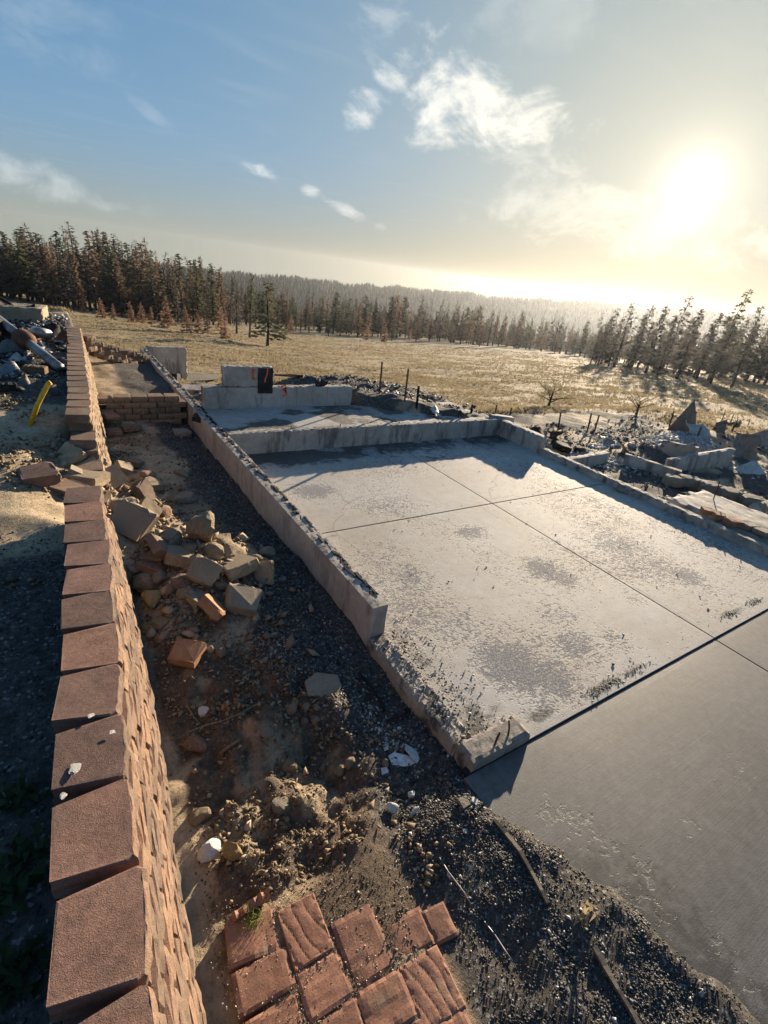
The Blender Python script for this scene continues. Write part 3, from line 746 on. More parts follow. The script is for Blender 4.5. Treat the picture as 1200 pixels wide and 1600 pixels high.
def chipped(me, seed):
    r = np.random.default_rng(seed); co = np.array([v.co[:] for v in me.vertices]); c0 = (co.max(0) + co.min(0)) / 2; h = (co.max(0) - co.min(0)) / 2; q = (co - c0) / h
    for _ in range(4):
        n = r.choice([-1, 1], 3) * r.uniform(.5, 1.2, 3); n /= np.linalg.norm(n); d = q @ n; lim = d.max() * r.uniform(.74, .9); q -= np.maximum(d - lim, 0)[:, None] * n
    q += (r.random(q.shape) - .5) * .05
    for v, p in zip(me.vertices, q * h + c0): v.co = p
for i, me in enumerate(FB): chipped(me, 500 + i)
def fb(i): return FB[i % 6]
M_stone_tan = simple('tan_stone', (.21, .155, .095), (.36, .28, .18), 5, .9, .8, .02, 26, 'OBJ', .15)
M_stone_grey = simple('grey_stone', (.16, .145, .12), (.33, .30, .255), 6, .9, .8, .02, 28, 'OBJ', .2, spot=(3, .45, (.28, .22, .15), .8))
M_stone_red = simple('reddish_stone', (.17, .095, .065), (.30, .19, .13), 6, .9, .8, .02, 28, 'OBJ', .15, spot=(3, .5, (.28, .22, .15), .7))
M_stone_yel = simple('ochre_stone', (.30, .20, .075), (.44, .32, .15), 5, .9, .8, .02, 26, 'OBJ', .1)
M_white = simple('pale_plaster', (.46, .44, .41), (.68, .66, .62), 6, .9, .6, .008, 40, 'OBJ', .1)
M_redface = blockmat('split_red_block', (.36, .18, .10), (.30, .13, .115), .15)
M_orangeb = blockmat('orange_block', (.40, .195, .105), (.40, .2, .11), .25)
PILE = 'blocks fallen from the retaining wall'
D, G, T_, O_ = M_blk_dust, M_blk_grey, M_blk_tan, M_blk_old
for i, (px, py, sc, rot, mat, lab, sink) in enumerate((
    (212, 826, 1.25, (18, -42, 32), D, 'large dusty tan block tilted broad face up against the near end of the red wall', .12),
    (191, 800, .85, (78, 8, 10), G, 'dark grey block standing upright just past the end of the red wall', .2),
    (224, 803, .95, (12, 48, -28), T_, 'pale edged slab leaning behind the large tilted dusty block', .2),
    (219, 776, 1.0, (66, 0, 58), O_, 'dark brown slab block standing on its edge in the gap of the wall', .2),
    (232, 756, 1.05, (6, 10, 24), D, 'flat dusty block lying lowest on the sand slope below the gap', .3),
    (192, 734, .85, (14, 30, 12), G, 'squat grey block with pale side at the far right of the gap heap', .15),
    (170, 748, .95, (20, 52, -42), T_, 'thin block on edge with a bright sunlit top in the middle of the gap heap', .25),
    (133, 750, 1.25, (4, 8, 62), T_, 'long tan block lying across the gap in front of the heap', .2),
    (137, 735, .9, (10, 44, -50), T_, 'wedge shaped pale block leaning behind the long tan block', .25),
    (142, 724, .95, (-12, 12, 22), G, 'dark topped block resting at the back of the gap heap', .1),
    (112, 716, .95, (24, -36, 18), T_, 'tan block tipped up at the left end of the gap heap', .2),
    (106, 762, 1.1, (6, 6, 48), O_, 'flat slab half buried in sand behind the end of the red wall', .5),
    (208, 722, .8, (10, 6, 68), O_, 'small brown block beside a brown rock right of the gap heap', .25),
    (60, 742, 1.2, (3, -4, 12), M_blk, 'reddish flat block lying alone on the sand at the left edge', .25),
    (122, 742, .8, (30, 10, 80), G, 'small grey block wedged left of the long tan block', .3),
    (158, 733, .8, (12, -30, 130), T_, 'small block with pale face between the dark topped block and the thin upright one', .2),
    (245, 866, .95, (24, 48, 28), O_, 'reddish brown block with bright top edge leaning in the middle of the rubble', .15),
    (277, 870, 1.02, (-8, 18, -12), D, 'dusty brown block facing the camera in the centre of the rubble', .2),
    (236, 888, .85, (10, 20, 44), M_stone_red, 'reddish block half under the leaning block in the rubble', .25),
    (316, 900, .9, (34, -30, 46), T_, 'tan block with a sunlit brown side below the round boulder', .12),
    (372, 888, 1.12, (2, -14, -74), T_, 'big tan block with pointed front at the right of the rubble pile', .15),
    (412, 896, .8, (60, -8, -30), T_, 'narrow tan block standing at the right tip of the rubble pile', .18),
    (376, 940, 1.02, (22, -18, 64), G, 'grey green flat block lying broad face up at the front right of the rubble', .2),
    (326, 957, .92, (-36, 36, -48), M_redface, 'block with a rough red split face and orange side at the front of the rubble', .1),
    (305, 934, .7, (10, 16, 30), G, 'small grey block piece tucked behind the red faced block', .25),
    (292, 1022, .82, (4, -10, 52), M_orangeb, 'single orange brick lying alone on bare dirt in front of the rubble', .08),
    (172, 662, 1.0, (4, 6, 20), O_, 'brown block lying at the foot of the far wall, topmost of three', -.6),
    (176, 676, 1.0, (-3, 4, 5), O_, 'brown block lying at the foot of the far wall, undermost of three', .15),
    (206, 669, 1.0, (4, -6, -80), O_, 'lighter brown block lying right of two stacked blocks by the cross wall', .15),
    (284, 676, .95, (2, 4, -85), G, 'grey block on the dark ground below the cross wall, left of a pair', .15),
    (314, 678, .9, (6, -4, 60), M_charwood, 'blackened block beside the long foundation wall, right of a pair', .2))):
    place('fallen_block', fb(i), mat, px, py, sc, rot, lab, 'block', sink, PILE)
ST = 'stones in the rubble pile'
for i, (px, py, s, mat, lab, sink, sz) in enumerate((
    (317, 838, .20, M_stone_tan, 'big rounded dusty boulder standing highest in the rubble pile', .2, (1, .8, 1.25)),
    (268, 836, .11, M_stone_grey, 'grey stone behind the dusty centre block', .3, (1, 1, .9)),
    (253, 800, .12, M_stone_red, 'broken reddish stone on the sand behind the rubble', .3, (1.1, .8, .8)),
    (293, 778, .15, M_stone_grey, 'pale rough concrete lump lying alone on the sandy slope', .25, (1.15, .8, .75)),
    (286, 733, .17, M_stone_tan, 'flat dusty slab stone half buried high on the slope', .6, (1.5, .8, .35)),
    (232, 741, .12, M_stone_red, 'reddish brown rock right of the gap heap', .3, (1, .9, .8)),
    (190, 724, .11, O_, 'dark brown stone between grey block and brown block', .3, (1.1, .9, .8)),
    (280, 905, .14, M_stone_red, 'reddish stone half buried left of the tan sunlit block', .5, (1.2, .9, .7)),
    (236, 937, .105, M_stone_yel, 'bright ochre stone in the shade at the lower left of the rubble', .15, (1, .9, .8)),
    (230, 910, .13, M_stone_tan, 'grey tan stone above the ochre stone', .3, (1.1, 1, .8)),
    (250, 902, .09, M_stone_tan, 'cracked tan stone left of the reddish stone', .3, (1, .8, .9)),
    (228, 980, .065, M_stone_yel, 'small ochre stone against the foot of the red wall', .25, (1, .9, .8)),
    (251, 966, .08, M_stone_tan, 'dust covered stone nearly buried near the red wall', .55, (1, 1, .7)),
    (290, 921, .085, M_stone_tan, 'tan stone behind the small grey block piece', .3, (1, .9, .8)),
    (349, 845, .12, M_stone_tan, 'tan stone right of the big boulder', .3, (1, 1, .8)),
    (335, 862, .13, M_stone_tan, 'dusty stone at the foot of the big boulder', .4, (.9, .9, 1)),
    (362, 858, .14, M_stone_tan, 'flat topped tan stone behind the big pointed block', .5, (1.3, 1, .6)),
    (402, 876, .085, M_stone_tan, 'round tan stone on top of the pile beside the narrow block', .1, (1, .95, .85)),
    (418, 860, .09, M_stone_grey, 'grey green stone at the back right of the rubble', .4, (1.1, .9, .8)),
    (428, 868, .05, M_stone_grey, 'little grey stone at the far right edge of the rubble', .3, (1, .9, .8)),
    (441, 900, .05, M_stone_grey, 'small dark stone in soot right of the rubble', .4, (1, .9, .8)),
    (344, 912, .07, M_stone_grey, 'shadowed grey stone under the big pointed block', .3, (1, .9, .8)),
    (292, 906, .05, M_stone_red, 'little red stone between the dusty block and the reddish stone', .3, (1, .9, .8)))):
    place('stone', ROCKS[i % 8], mat, px, py, tuple(s * q for q in sz), (random.uniform(-25, 25), random.uniform(-25, 25), random.uniform(0, 360)), lab, 'stone', sink, ST)
FG = 'stones round the dug pit'
for i, (px, py, s, mat, lab, sink, sz) in enumerate((
    (319, 1111, .048, M_white, 'white knobbly stone on the dirt beside the red wall', .2, (1, .85, .7)),
    (305, 1162, .075, M_stone_red, 'dark reddish stone left of the dug pit near the wall', .35, (1.2, .8, .6)),
    (456, 1110, .060, M_stone_grey, 'long upright grey stone in the stone cluster above the pit', .2, (.6, .6, 1.2)),
    (478, 1103, .042, M_stone_grey, 'rounded grey stone at the right of the cluster above the pit', .2, (.9, .8, .9)),
    (462, 1093, .036, M_stone_tan, 'small tan stone at the top of the cluster above the pit', .2, (1.2, .8, .7)),
    (434, 1118, .034, M_stone_grey, 'small square grey stone at the left of the cluster above the pit', .2, (1.1, .9, .7)),
    (476, 1126, .040, M_stone_grey, 'grey stone low in the cluster above the pit', .25, (1, .8, .8)),
    (493, 1125, .036, M_stone_grey, 'dull grey stone lowest and rightmost in the cluster above the pit', .25, (1, 1, .8)),
    (495, 1105, .030, M_stone_tan, 'brownish pebble beside the cluster above the pit', .25, (1, .8, .8)),
    (452, 1198, .055, M_stone_tan, 'lumpy tan stone in the middle of the pit', .2, (1, .9, .9)),
    (417, 1142, .055, M_stone_grey, 'soil covered stone on the left lip of the pit', .4, (1, .9, .8)),
    (530, 1205, .048, M_stone_tan, 'tan stone on the right lip of the pit', .2, (1, .9, .9)),
    (548, 1192, .048, M_stone_tan, 'sunlit tan stone highest on the right lip of the pit', .2, (1.1, .8, .8)),
    (505, 1200, .040, M_stone_grey, 'grey stone in the bottom of the pit', .3, (1, .9, .8)),
    (602, 1192, .035, M_stone_tan, 'brown stone standing behind a white shard', .2, (.9, .9, 1)),
    (328, 1328, .062, M_white, 'crusty white and grey lump near the red wall', .2, (.9, 1.2, .8)),
    (364, 1330, .065, M_stone_yel, 'craggy tan stone beside the crusty white lump', .2, (.7, .9, 1.3)),
    (312, 1275, .065, M_stone_tan, 'dark tan rock at the foot of the red wall', .35, (1, .9, .9)),
    (370, 1203, .03, M_stone_red, 'small brick red stone left of the pit', .25, (1, .9, .8)),
    (440, 1255, .06, M_stone_grey, 'dirt caked stone in front of the pit', .5, (1.2, 1, .6)))):
    place('stone', ROCKS[(i + 3) % 8], mat, px, py, tuple(s * q for q in sz), (random.uniform(-20, 20), random.uniform(-20, 20), random.uniform(0, 360)), lab, 'stone', sink, FG, dz=.03)

def shard(name, px, py, outline, th, mat, label, cat, tilt=(0, 0), z=.02, yaw=0., bend=0.):
    """flat broken piece: irregular outline in metres, given real thickness"""
    q = gpt(px, py, .02); n = len(outline); r = random.Random(int(px * 7 + py))
    V = []; Fc = []
    ctr = (sum(a for a, b in outline) / n, sum(b for a, b in outline) / n)
    for zz, k in ((0, .97), (th, 1.)):
        for (a, b) in outline: V.append((a * k, b * k, zz + bend * a * a + r.uniform(-.15, .15) * th))
        V.append((*ctr, zz + r.uniform(-.1, .1) * th))
    m_ = n + 1
    for i in range(n):
        j = (i + 1) % n
        Fc += [(i, j, m_ + j, m_ + i), (m_ + i, m_ + j, m_ + n), (j, i, n)]
    o = link(name, mesh(name, V, Fc), mat)
    o.rotation_euler = (R(tilt[0]), R(tilt[1]), R(yaw)); settle(o, q[0], q[1], .2)
    return tag(o, label, cat)
shard('broken_board', 628, 1182, [(-.09, -.05), (.0, -.075), (.1, -.06), (.11, -.03), (.03, .01), (-.05, .04), (-.1, .02)], .012, M_white, 'broad white board fragment lying flat on the soot below the foundation curb', 'fragment', (6, 4), yaw=-15)
shard('broken_board', 645, 1178, [(-.035, -.06), (.045, -.05), (.03, .03), (.0, .085), (-.03, .06)], .012, M_white, 'upright pointed white board fragment behind the broad flat one', 'fragment', (24, 10), yaw=25)
shard('broken_board', 600, 1204, [(-.03, -.02), (.025, -.025), (.03, .015), (-.01, .025)], .010, M_white, 'little white board fragment left of the broad one beside a brown stone', 'fragment', (8, 0))
shard('broken_board', 602, 1168, [(-.02, -.02), (.02, -.018), (.01, .03)], .012, M_white, 'small white triangular fragment nearest the dug pit', 'fragment', (20, 10))
for px, py, s, sz, lab in ((612, 1262, .045, (.8, .9, 1.1), 'chunky white plaster stone standing leftmost of three on the soot'), (642, 1243, .042, (.6, .7, 1.4), 'tall white plaster stone topmost of three on the soot'),
                           (649, 1266, .036, (.7, 1.3, .6), 'small white plaster stone lowest of three on the soot'), (727, 1298, .025, (1, .6, .6), 'single white chip lying on dark gravel near the driveway'),
                           (624, 1137, .02, (1, .8, .7), 'white pebble at the foot of the foundation curb'), (623, 1010, .022, (1.2, .8, .7), 'white chip on the broken curb beside the long wall end'), (688, 1098, .022, (1, .9, .7), 'white chip on the middle of the broken curb')):
    place('plaster_stone', CHUNKS[int(px) % 6], M_white, px, py, tuple(s * q for q in sz), (10, 15, px), lab, 'stone', .1, None, .02, z=.06 if py < 1100 else None)
shard('tile_piece', 755, 1233, [(-.055, -.08), (.04, -.085), (.055, .07), (-.03, .085)], .022, M_stone_grey, 'long grey tile piece lying in the shade below the curb corner', 'tile', (5, 6), yaw=28)
shard('tile_piece', 723, 1254, [(-.035, -.03), (.03, -.035), (.04, .02), (-.02, .035)], .022, M_stone_grey, 'small square grey tile piece left of the long one', 'tile', (10, 4), yaw=10)
shard('tile_piece', 741, 1251, [(-.025, -.015), (.02, -.02), (.025, .015), (-.01, .02)], .018, M_white, 'pale tile chip between two grey tile pieces', 'tile', (8, 4), yaw=40)
shard('paving_slab', 505, 1072, [(-.13, -.10), (.08, -.12), (.14, -.02), (.12, .09), (-.05, .12), (-.15, .03)], .045, M_blk_grey, 'grey paving slab with a sunlit broken corner lying in soot near the curb', 'slab', (7, 5), yaw=-20)
for px, py, s, lab in ((141, 1118, .016, 'crumpled foil scrap nearest the far edge of a top block'), (176, 1143, .012, 'small round foil scrap at the right edge of a top block'), (116, 1200, .022, 'long crumpled foil scrap on the left of a top block'), (99, 1243, .014, 'foil scrap in the gap between two top blocks')):
    q = at(px, py, 1.16); o = link('foil_scrap', CHUNKS[px % 6].copy(), None); o.data.materials.clear(); o.data.materials.append(M_foil if 'M_foil' in globals() else None) if False else None
    o.scale = (s, s * (1.6 if px == 116 else 1.1), s * .22); o.rotation_euler = (.1, .1, px); o.location = (q[0], q[1], 1.158); tag(o, lab, 'foil', 'foil scraps on the wall top')
    FOILS.append(o) if 'FOILS' in globals() else globals().__setitem__('FOILS', [o])
M_foil = simple('crumpled_foil', (.22, .22, .22), (.5, .5, .5), 30, .5, .9, .01, 60, 'OBJ', metal=.3)
for o in FOILS: o.data.materials.append(M_foil)

# ------------------------------------------------------------------ pavers
pt = tag(thing('patio', None, None), kind='structure')
M_pav = simple('paver', (.215, .108, .073), (.30, .158, .105), 9, .85, .35, .004, 120, 'OBJ', .14, spot=(7, .55, (.20, .165, .12), .5))
def paver_mesh(name, wx_, wy_, h, style, seed):
    r = np.random.default_rng(seed); n = 34 if style == 'ripple' else 12
    xs = np.linspace(-wx_ / 2, wx_ / 2, n + 1); ys = np.linspace(-wy_ / 2, wy_ / 2, n + 1)
    XX, YY = np.meshgrid(xs, ys, indexing='ij')
    e = np.minimum(np.minimum(XX + wx_ / 2, wx_ / 2 - XX), np.minimum(YY + wy_ / 2, wy_ / 2 - YY))
    ZZ = h + (fbm(XX * 18, YY * 18, 3, seed) - .5) * .006 - .004 * (1 - sst(e, 0, .007)) - .005 * (1 - sst(e, 0, .03)) * sst(fbm(XX * 30, YY * 30, 2, seed + 5), .5, .6)
    if style == 'ripple':
        ph = (XX + .25 * YY) * 105 + 5 * (vnoise(XX * 9 + seed, YY * 9, seed) - .5)
        ZZ += .0035 * (np.abs(np.sin(ph * .5)) ** .35 - .8) * sst(e, 0, .012)
    if style == 'cleft': ZZ += .002 * sst(fbm(XX * 9, YY * 22, 2, seed), .45, .55)
    pull = .010 * (1 - sst(e, 0, .01))
    XX = XX * (1 - pull * .4); YY = YY * (1 - pull * .4)
    V = list(np.stack([XX, YY, ZZ], -1).reshape(-1, 3)); idx = np.arange(len(V)).reshape(n + 1, n + 1)
    Fc = [tuple(q) for q in np.stack([idx[:-1, :-1], idx[1:, :-1], idx[1:, 1:], idx[:-1, 1:]], -1).reshape(-1, 4)]
    ring = list(idx[:, 0]) + list(idx[-1, 1:]) + list(idx[-2::-1, -1]) + list(idx[0, -2:0:-1]); b = len(V)
    V += [np.array([V[i][0], V[i][1], -.05]) for i in ring]
    for i in range(len(ring)): j = (i + 1) % len(ring); Fc.append((ring[j], ring[i], b + i, b + j))
    return mesh(name, V, Fc, False)
QP = [((60, 505), (235, 452), (283, 600), (72, 695), 'cleft'), ((85, 715), (295, 615), (335, 755), (115, 890), 'plain'), ((140, 910), (335, 798), (392, 940), (180, 1085), 'plain'),
      ((268, 465), (400, 402), (493, 603), (335, 708), 'ripple'), ((340, 720), (497, 620), (570, 795), (392, 912), 'cleft'), ((398, 925), (575, 812), (640, 985), (450, 1110), 'plain'),
      ((487, 515), (640, 432), (740, 682), (576, 788), 'cleft'), ((585, 802), (742, 700), (832, 885), (650, 1000), 'cleft'), ((655, 1012), (838, 895), (925, 1090), (730, 1210), 'ripple'),
      ((690, 510), (838, 450), (886, 582), (752, 668), 'plain'), ((762, 690), (905, 598), (1008, 850), (850, 950), 'ripple'), ((858, 962), (1010, 862), (1110, 1070), (940, 1190), 'cleft'),
      ((850, 470), (925, 425), (985, 555), (902, 590), 'plain'), ((455, 1125), (645, 1000), (720, 1190), (520, 1310), 'cleft')]
for i, (a_, b_, c_, d_, s_) in enumerate(QP):
    K = [at(330 + x / 2.553, 1240 + y / 2.553, .03) for x, y in (a_, b_, c_, d_)]
    u_ = (K[1] - K[0] + K[2] - K[3]) / 2; v_ = (K[0] - K[3] + K[1] - K[2]) / 2; ctr = sum(K) / 4
    o = link('paver', paver_mesh('paver', np.linalg.norm(u_) + .013, np.linalg.norm(v_) + .013, .02, s_, i), M_pav, pt)
    low = {9: .004, 12: .008, 6: .001}.get(i, 0)
    o.location = (ctr[0], ctr[1], .004 - low + random.uniform(-.003, .003)); o.rotation_euler = (random.uniform(-.012, .012), random.uniform(-.012, .012), math.atan2(u_[1], u_[0]))
th0 = math.atan2(u_[1], u_[0])
q = at(390, 1412, .03)
V, Fc = gridbox(-.10, .10, -.022, .022, -.03, .055, (10, 2, 2), .012, .006, 77)
for i, v_ in enumerate(V): v_[2] += .008 * math.sin(v_[0] * 130) * (v_[2] > .03)
o = link('edging_piece', mesh('edging_piece', V, Fc), M_pav); o.location = (q[0], q[1], .0); o.rotation_euler = (.3, 0, th0 + .22)
tag(o, 'fluted red edging piece tipped up behind the corner paver', 'edging')
# ------------------------------------------------------------------ trees
def foliage(name, c0, c1, c2):
    m, t, p = newmat(name); v = coords(t, 'OBJ')
    isl = t.node('ShaderNodeNewGeometry').outputs['Random Per Island']
    oi = t.node('ShaderNodeObjectInfo').outputs['Random']
    col = t.ramp(t.m('ADD', t.m('MULTIPLY', isl, .6), t.m('MULTIPLY', oi, .4)), [(.15, c0), (.5, c1), (.85, c2)])
    t.put(p.inputs['Base Color'], col); t.put(p.inputs['Roughness'], .8); t.put(p.inputs['Specular IOR Level'], .15)
    tr = t.node('ShaderNodeBsdfTranslucent', {0: col}); mx = t.node('ShaderNodeMixShader', {0: .4})
    t.l.new(p.outputs[0], mx.inputs[1]); t.l.new(tr.outputs[0], mx.inputs[2])
    t.l.new(mx.outputs[0], [n for n in t.n if n.type == 'OUTPUT_MATERIAL'][0].inputs[0])
    return m
M_green = foliage('dark_green_needles', (.062, .068, .046), (.092, .10, .062), (.135, .138, .085))
M_scorch = foliage('scorched_needles', (.10, .076, .056), (.17, .122, .086), (.27, .185, .125))
M_rustn = foliage('rust_brown_needles', (.17, .10, .07), (.27, .165, .112), (.38, .25, .17))
M_greyn = foliage('smoke_grey_twigs', (.085, .078, .070), (.125, .112, .097), (.19, .162, .135))
M_bark = simple('burnt_bark', (.022, .019, .017), (.06, .05, .042), 4, .95, .6, .03, 20, 'OBJ', .25)
def conifer(seed, H=10., L=1.6, base=.15, nb=95, dens=6, clump=.36, shape=.85, droop=.25, dead=.2):
    r = np.random.default_rng(seed); rr = random.Random(seed)
    bend = [(r.normal() * .02 * i, r.normal() * .02 * i) for i in range(7)]
    ax = lambda t: Vector((np.interp(t * 6, range(7), [b[0] for b in bend]), np.interp(t * 6, range(7), [b[1] for b in bend]), t * H))
    V, Fc = tube_geo([ax(i / 6) for i in range(7)], [.018 * H * (1 - .93 * i / 6) for i in range(7)], 6)
    for i in range(int(nb * dead)):
        t = rr.uniform(.06, .9); a = rr.uniform(0, 6.28); l = L * (1 - t) * rr.uniform(.4, 1.) + .15
        p0 = ax(t); d = Vector((math.cos(a), math.sin(a), rr.uniform(-.35, .15)))
        tube_geo([p0, p0 + d * l], [.025, .008], 3, V, Fc, False)
    trunk = mesh('trunk', V, Fc)
    V = []; Fc = []
    for i in range(nb):
        t = base + (1 - base) * (i + rr.random()) / nb
        a = rr.uniform(0, 6.28); l = L * ((1 - t) ** shape) * rr.uniform(.45, 1.12) + .12
        p0 = ax(t); dz = rr.uniform(-droop, .12) - droop * .4 * (1 - t)
        d = Vector((math.cos(a), math.sin(a), dz))
        n = max(2, int(dens * (.35 + l / L)))
        for j in range(n):
            u = rr.uniform(.2, 1.)
            c = p0 + d * (l * u) + Vector((r.normal(), r.normal(), r.normal() * .6)) * .09
            s = clump * rr.uniform(.5, 1.15) * (.55 + .6 * (1 - t))
            e1 = (d + Vector((r.normal(), r.normal(), r.normal() * .5)) * .55).normalized() * s
            e2 = Vector((r.normal(), r.normal(), r.normal())).cross(e1).normalized() * s * rr.uniform(.22, .5)
            b = len(V); V += [c - e1 * .6, c + e2, c + e1, c - e2]; Fc.append((b, b + 1, b + 2, b + 3))
    b = len(V); tp = ax(1); V += [tp + Vector((.05, 0, -.5)), tp + Vector((-.05, .04, -.5)), tp + Vector((0, 0, .15))]; Fc.append((b, b + 1, b + 2))
    return trunk, mesh('crown', V, Fc)
KIND = {
 'fir': [conifer(200 + i, 10, 1.4 + .35 * i, .10 + .05 * i, 150, 7, .46) for i in range(3)],
 'thin': [conifer(210 + i, 10, 1.3 + .25 * i, .2, 100, 5, .38, dead=.5) for i in range(3)],
 'pine': [conifer(220 + i, 10, 1.9, .38, 85, 7, .42, .55, .1, .3) for i in range(2)],
 'young': [conifer(230 + i, 10, 2.7, .06, 120, 7, .62, .8, .15, .1) for i in range(3)],
 'bushy': [conifer(250 + i, 10, 2.5, .14, 120, 8, .46, .55, .2, .3) for i in range(2)],
 'bare': [conifer(240 + i, 10, 1.3, .3, 50, 2, .26, dead=1.3) for i in range(2)],
}
TM = {}
def tree(kind, mat, x, y, h, wide, label, group, cat='tree', name='conifer_tree', seed=0):
    i = seed % len(KIND[kind]); tk, cr = KIND[kind][i]
    root = thing(name, label, cat, (x, y, float(ground_z(x, y)) - .05), group, (random.uniform(-.03, .03), random.uniform(-.03, .03), random.uniform(0, 6.28)))
    s = h / 10.; root.scale = (s * wide, s * wide, s)
    if (kind, i, mat.name) not in TM:
        a, b = tk.copy(), cr.copy(); a.materials.append(M_bark); b.materials.append(mat); TM[(kind, i, mat.name)] = (a, b)
    a, b = TM[(kind, i, mat.name)]
    link('trunk', a, None, root); link('crown', b, None, root)
    return root
def stand(px, py_top, r, kind, mat, wide, label, group, py_base=None, seed=0, name='conifer_tree', hmin=3.):
    """a tree at distance r in the direction of photo column px, as tall as its top shows"""
    v = ray(px, py_top); az = math.atan2(v[1], v[0]); hr = math.hypot(v[0], v[1])
    x, y = r * math.cos(az), r * math.sin(az)
    h = CAMZ + v[2] * r / hr - float(ground_z(x, y))
    return tree(kind, mat, x, y, max(h, hmin), wide, label, group, seed=seed, name=name)
rt_ = random.Random(17)
SX = [-60, 0, 12, 28, 50, 62, 82, 105, 120, 148, 165, 180, 195, 215, 232, 250, 265, 282, 300, 318, 332, 345, 360, 380]
SY = [360, 366, 372, 350, 355, 376, 358, 353, 376, 355, 372, 366, 384, 374, 386, 396, 402, 406, 406, 409, 416, 421, 428, 440]
LG, MG, RG = 'tall stand of burnt conifers on the left skyline', 'line of hazy conifers across the far side of the meadow', 'trees in the glare on the right'
n_ = 0
def where(px):
    for lim, tx in ((60, ' at the frame edge'), (130, ' above the grey masonry block'), (200, ' above the block wall end'), (280, ' above the long wall end'), (372, ' nearest the bushy lone pine'), (480, ' right behind the bushy pine'), (590, ' left of the tall fence posts'),
                    (700, ' beyond the tall fence posts'), (840, ' beyond the far slab corner'), (990, ' left of the sun glare'), (1090, ' directly below the sun'), (1400, ' near the right frame edge')):
        if px < lim: return tx
def mixk(r, g=.3):
    u = r.random()
    if u < g: return 'fir', M_green, 'dark green narrow conifer'
    if u < g + .28: return 'fir', M_scorch, 'scorched brown conifer'
    if u < g + .52: return 'thin', M_greyn, 'smoke grey sparse conifer'
    if u < g + .66: return 'thin', M_scorch, 'thin scorched conifer'
    return 'bare', M_greyn, 'bare burnt conifer trunk'
px = -55.
while px < 372:                              # skyline row, then rows in front and behind
    k, mt, lb = mixk(rt_, .34)
    stand(px, np.interp(px, SX, SY) + rt_.choice([-7, -3, 0, 5, 12, 22]) + rt_.uniform(-4, 4), rt_.uniform(92, 112), k, mt, rt_.uniform(.9, 1.6), lb + ' on the skyline of the left stand' + where(px), LG, seed=n_); n_ += 1
    px += rt_.uniform(4.2, 7.2)
px = -55.
while px < 372:
    k, mt, lb = mixk(rt_, .25)
    stand(px, np.interp(px, SX, SY) + rt_.uniform(8, 42), rt_.uniform(80, 94), k, mt, rt_.uniform(1., 1.7), lb + ' in the front of the left stand' + where(px), LG, seed=n_); n_ += 1
    px += rt_.uniform(6, 10)
MX = [350, 400, 430, 450, 480, 500, 520, 540, 560, 585, 610, 630, 650, 680, 700, 735, 755, 780, 800, 830, 860, 900, 940, 980]
MY = [440, 446, 450, 453, 458, 456, 462, 464, 460, 469, 462, 466, 471, 473, 472, 476, 481, 486, 488, 494, 500, 506, 508, 512]
px = 372.
while px < 985:
    k, mt, lb = mixk(rt_, .3)
    stand(px, np.interp(px, MX, MY) + rt_.uniform(-6, 22), rt_.uniform(112, 140), k, mt, rt_.uniform(1.2, 1.8), lb + ' in the far tree line' + where(px), MG, seed=n_, hmin=5.); n_ += 1
    px += rt_.uniform(4.6, 8.0)
px = 372.
while px < 985:
    k, mt, lb = mixk(rt_, .25)
    stand(px, np.interp(px, MX, MY) + rt_.uniform(14, 40), rt_.uniform(96, 112), k, mt, rt_.uniform(1.1, 1.6), lb + ' fronting the far tree line' + where(px), MG, seed=n_, hmin=4.); n_ += 1
    px += rt_.uniform(13, 22)
YG = 'young browned pines along the meadow edge'
for i, (bx, by, ty, lab) in enumerate(((131, 488, 474, 'tiny rust brown pine, leftmost of the browned young row'), (160, 497, 464, 'rust brown young pine second from the left of the browned row'), (178, 500, 474, 'small rust brown pine right beside the second of the row'),
    (205, 504, 470, 'full rust brown young pine left of a close pair'), (222, 505, 472, 'rust brown young pine between two fuller ones'), (237, 507, 478, 'short dull brown pine under the tall stand'),
    (262, 513, 462, 'tall rust brown young pine in the middle of the browned row'), (292, 519, 476, 'rust brown young pine right of the tallest one'), (310, 520, 484, 'dull brown sapling beside a bare trunk'), (325, 522, 482, 'small browned sapling near the right of the row'),
    (346, 527, 478, 'rust brown young pine at the right end of the row'), (352, 530, 500, 'low browned sapling at the foot of the right end pine'), (454, 520, 492, 'brown sapling just right of the bushy lone pine'), (572, 532, 508, 'pale brown sapling by the far tree line, left'), (600, 535, 505, 'brown sapling by the far tree line, middle'), (640, 532, 512, 'small brown sapling by the far tree line, right'))):
    r = (62 if bx < 360 else 92) + (i * 7) % 9
    v = ray(bx, by); hr = math.hypot(v[0], v[1]); q = gpt(bx, by)
    rr_ = math.hypot(q[0], q[1])
    if not 35 < rr_ < 130: rr_ = r
    x, y = rr_ * v[0] / hr, rr_ * v[1] / hr; vt = ray(bx, ty)
    h = CAMZ + vt[2] * rr_ / math.hypot(vt[0], vt[1]) - float(ground_z(x, y))
    tree('young', M_rustn, x, y, max(h, 1.5), rt_.uniform(1.0, 1.3), lab, YG, name='young_pine', seed=i)
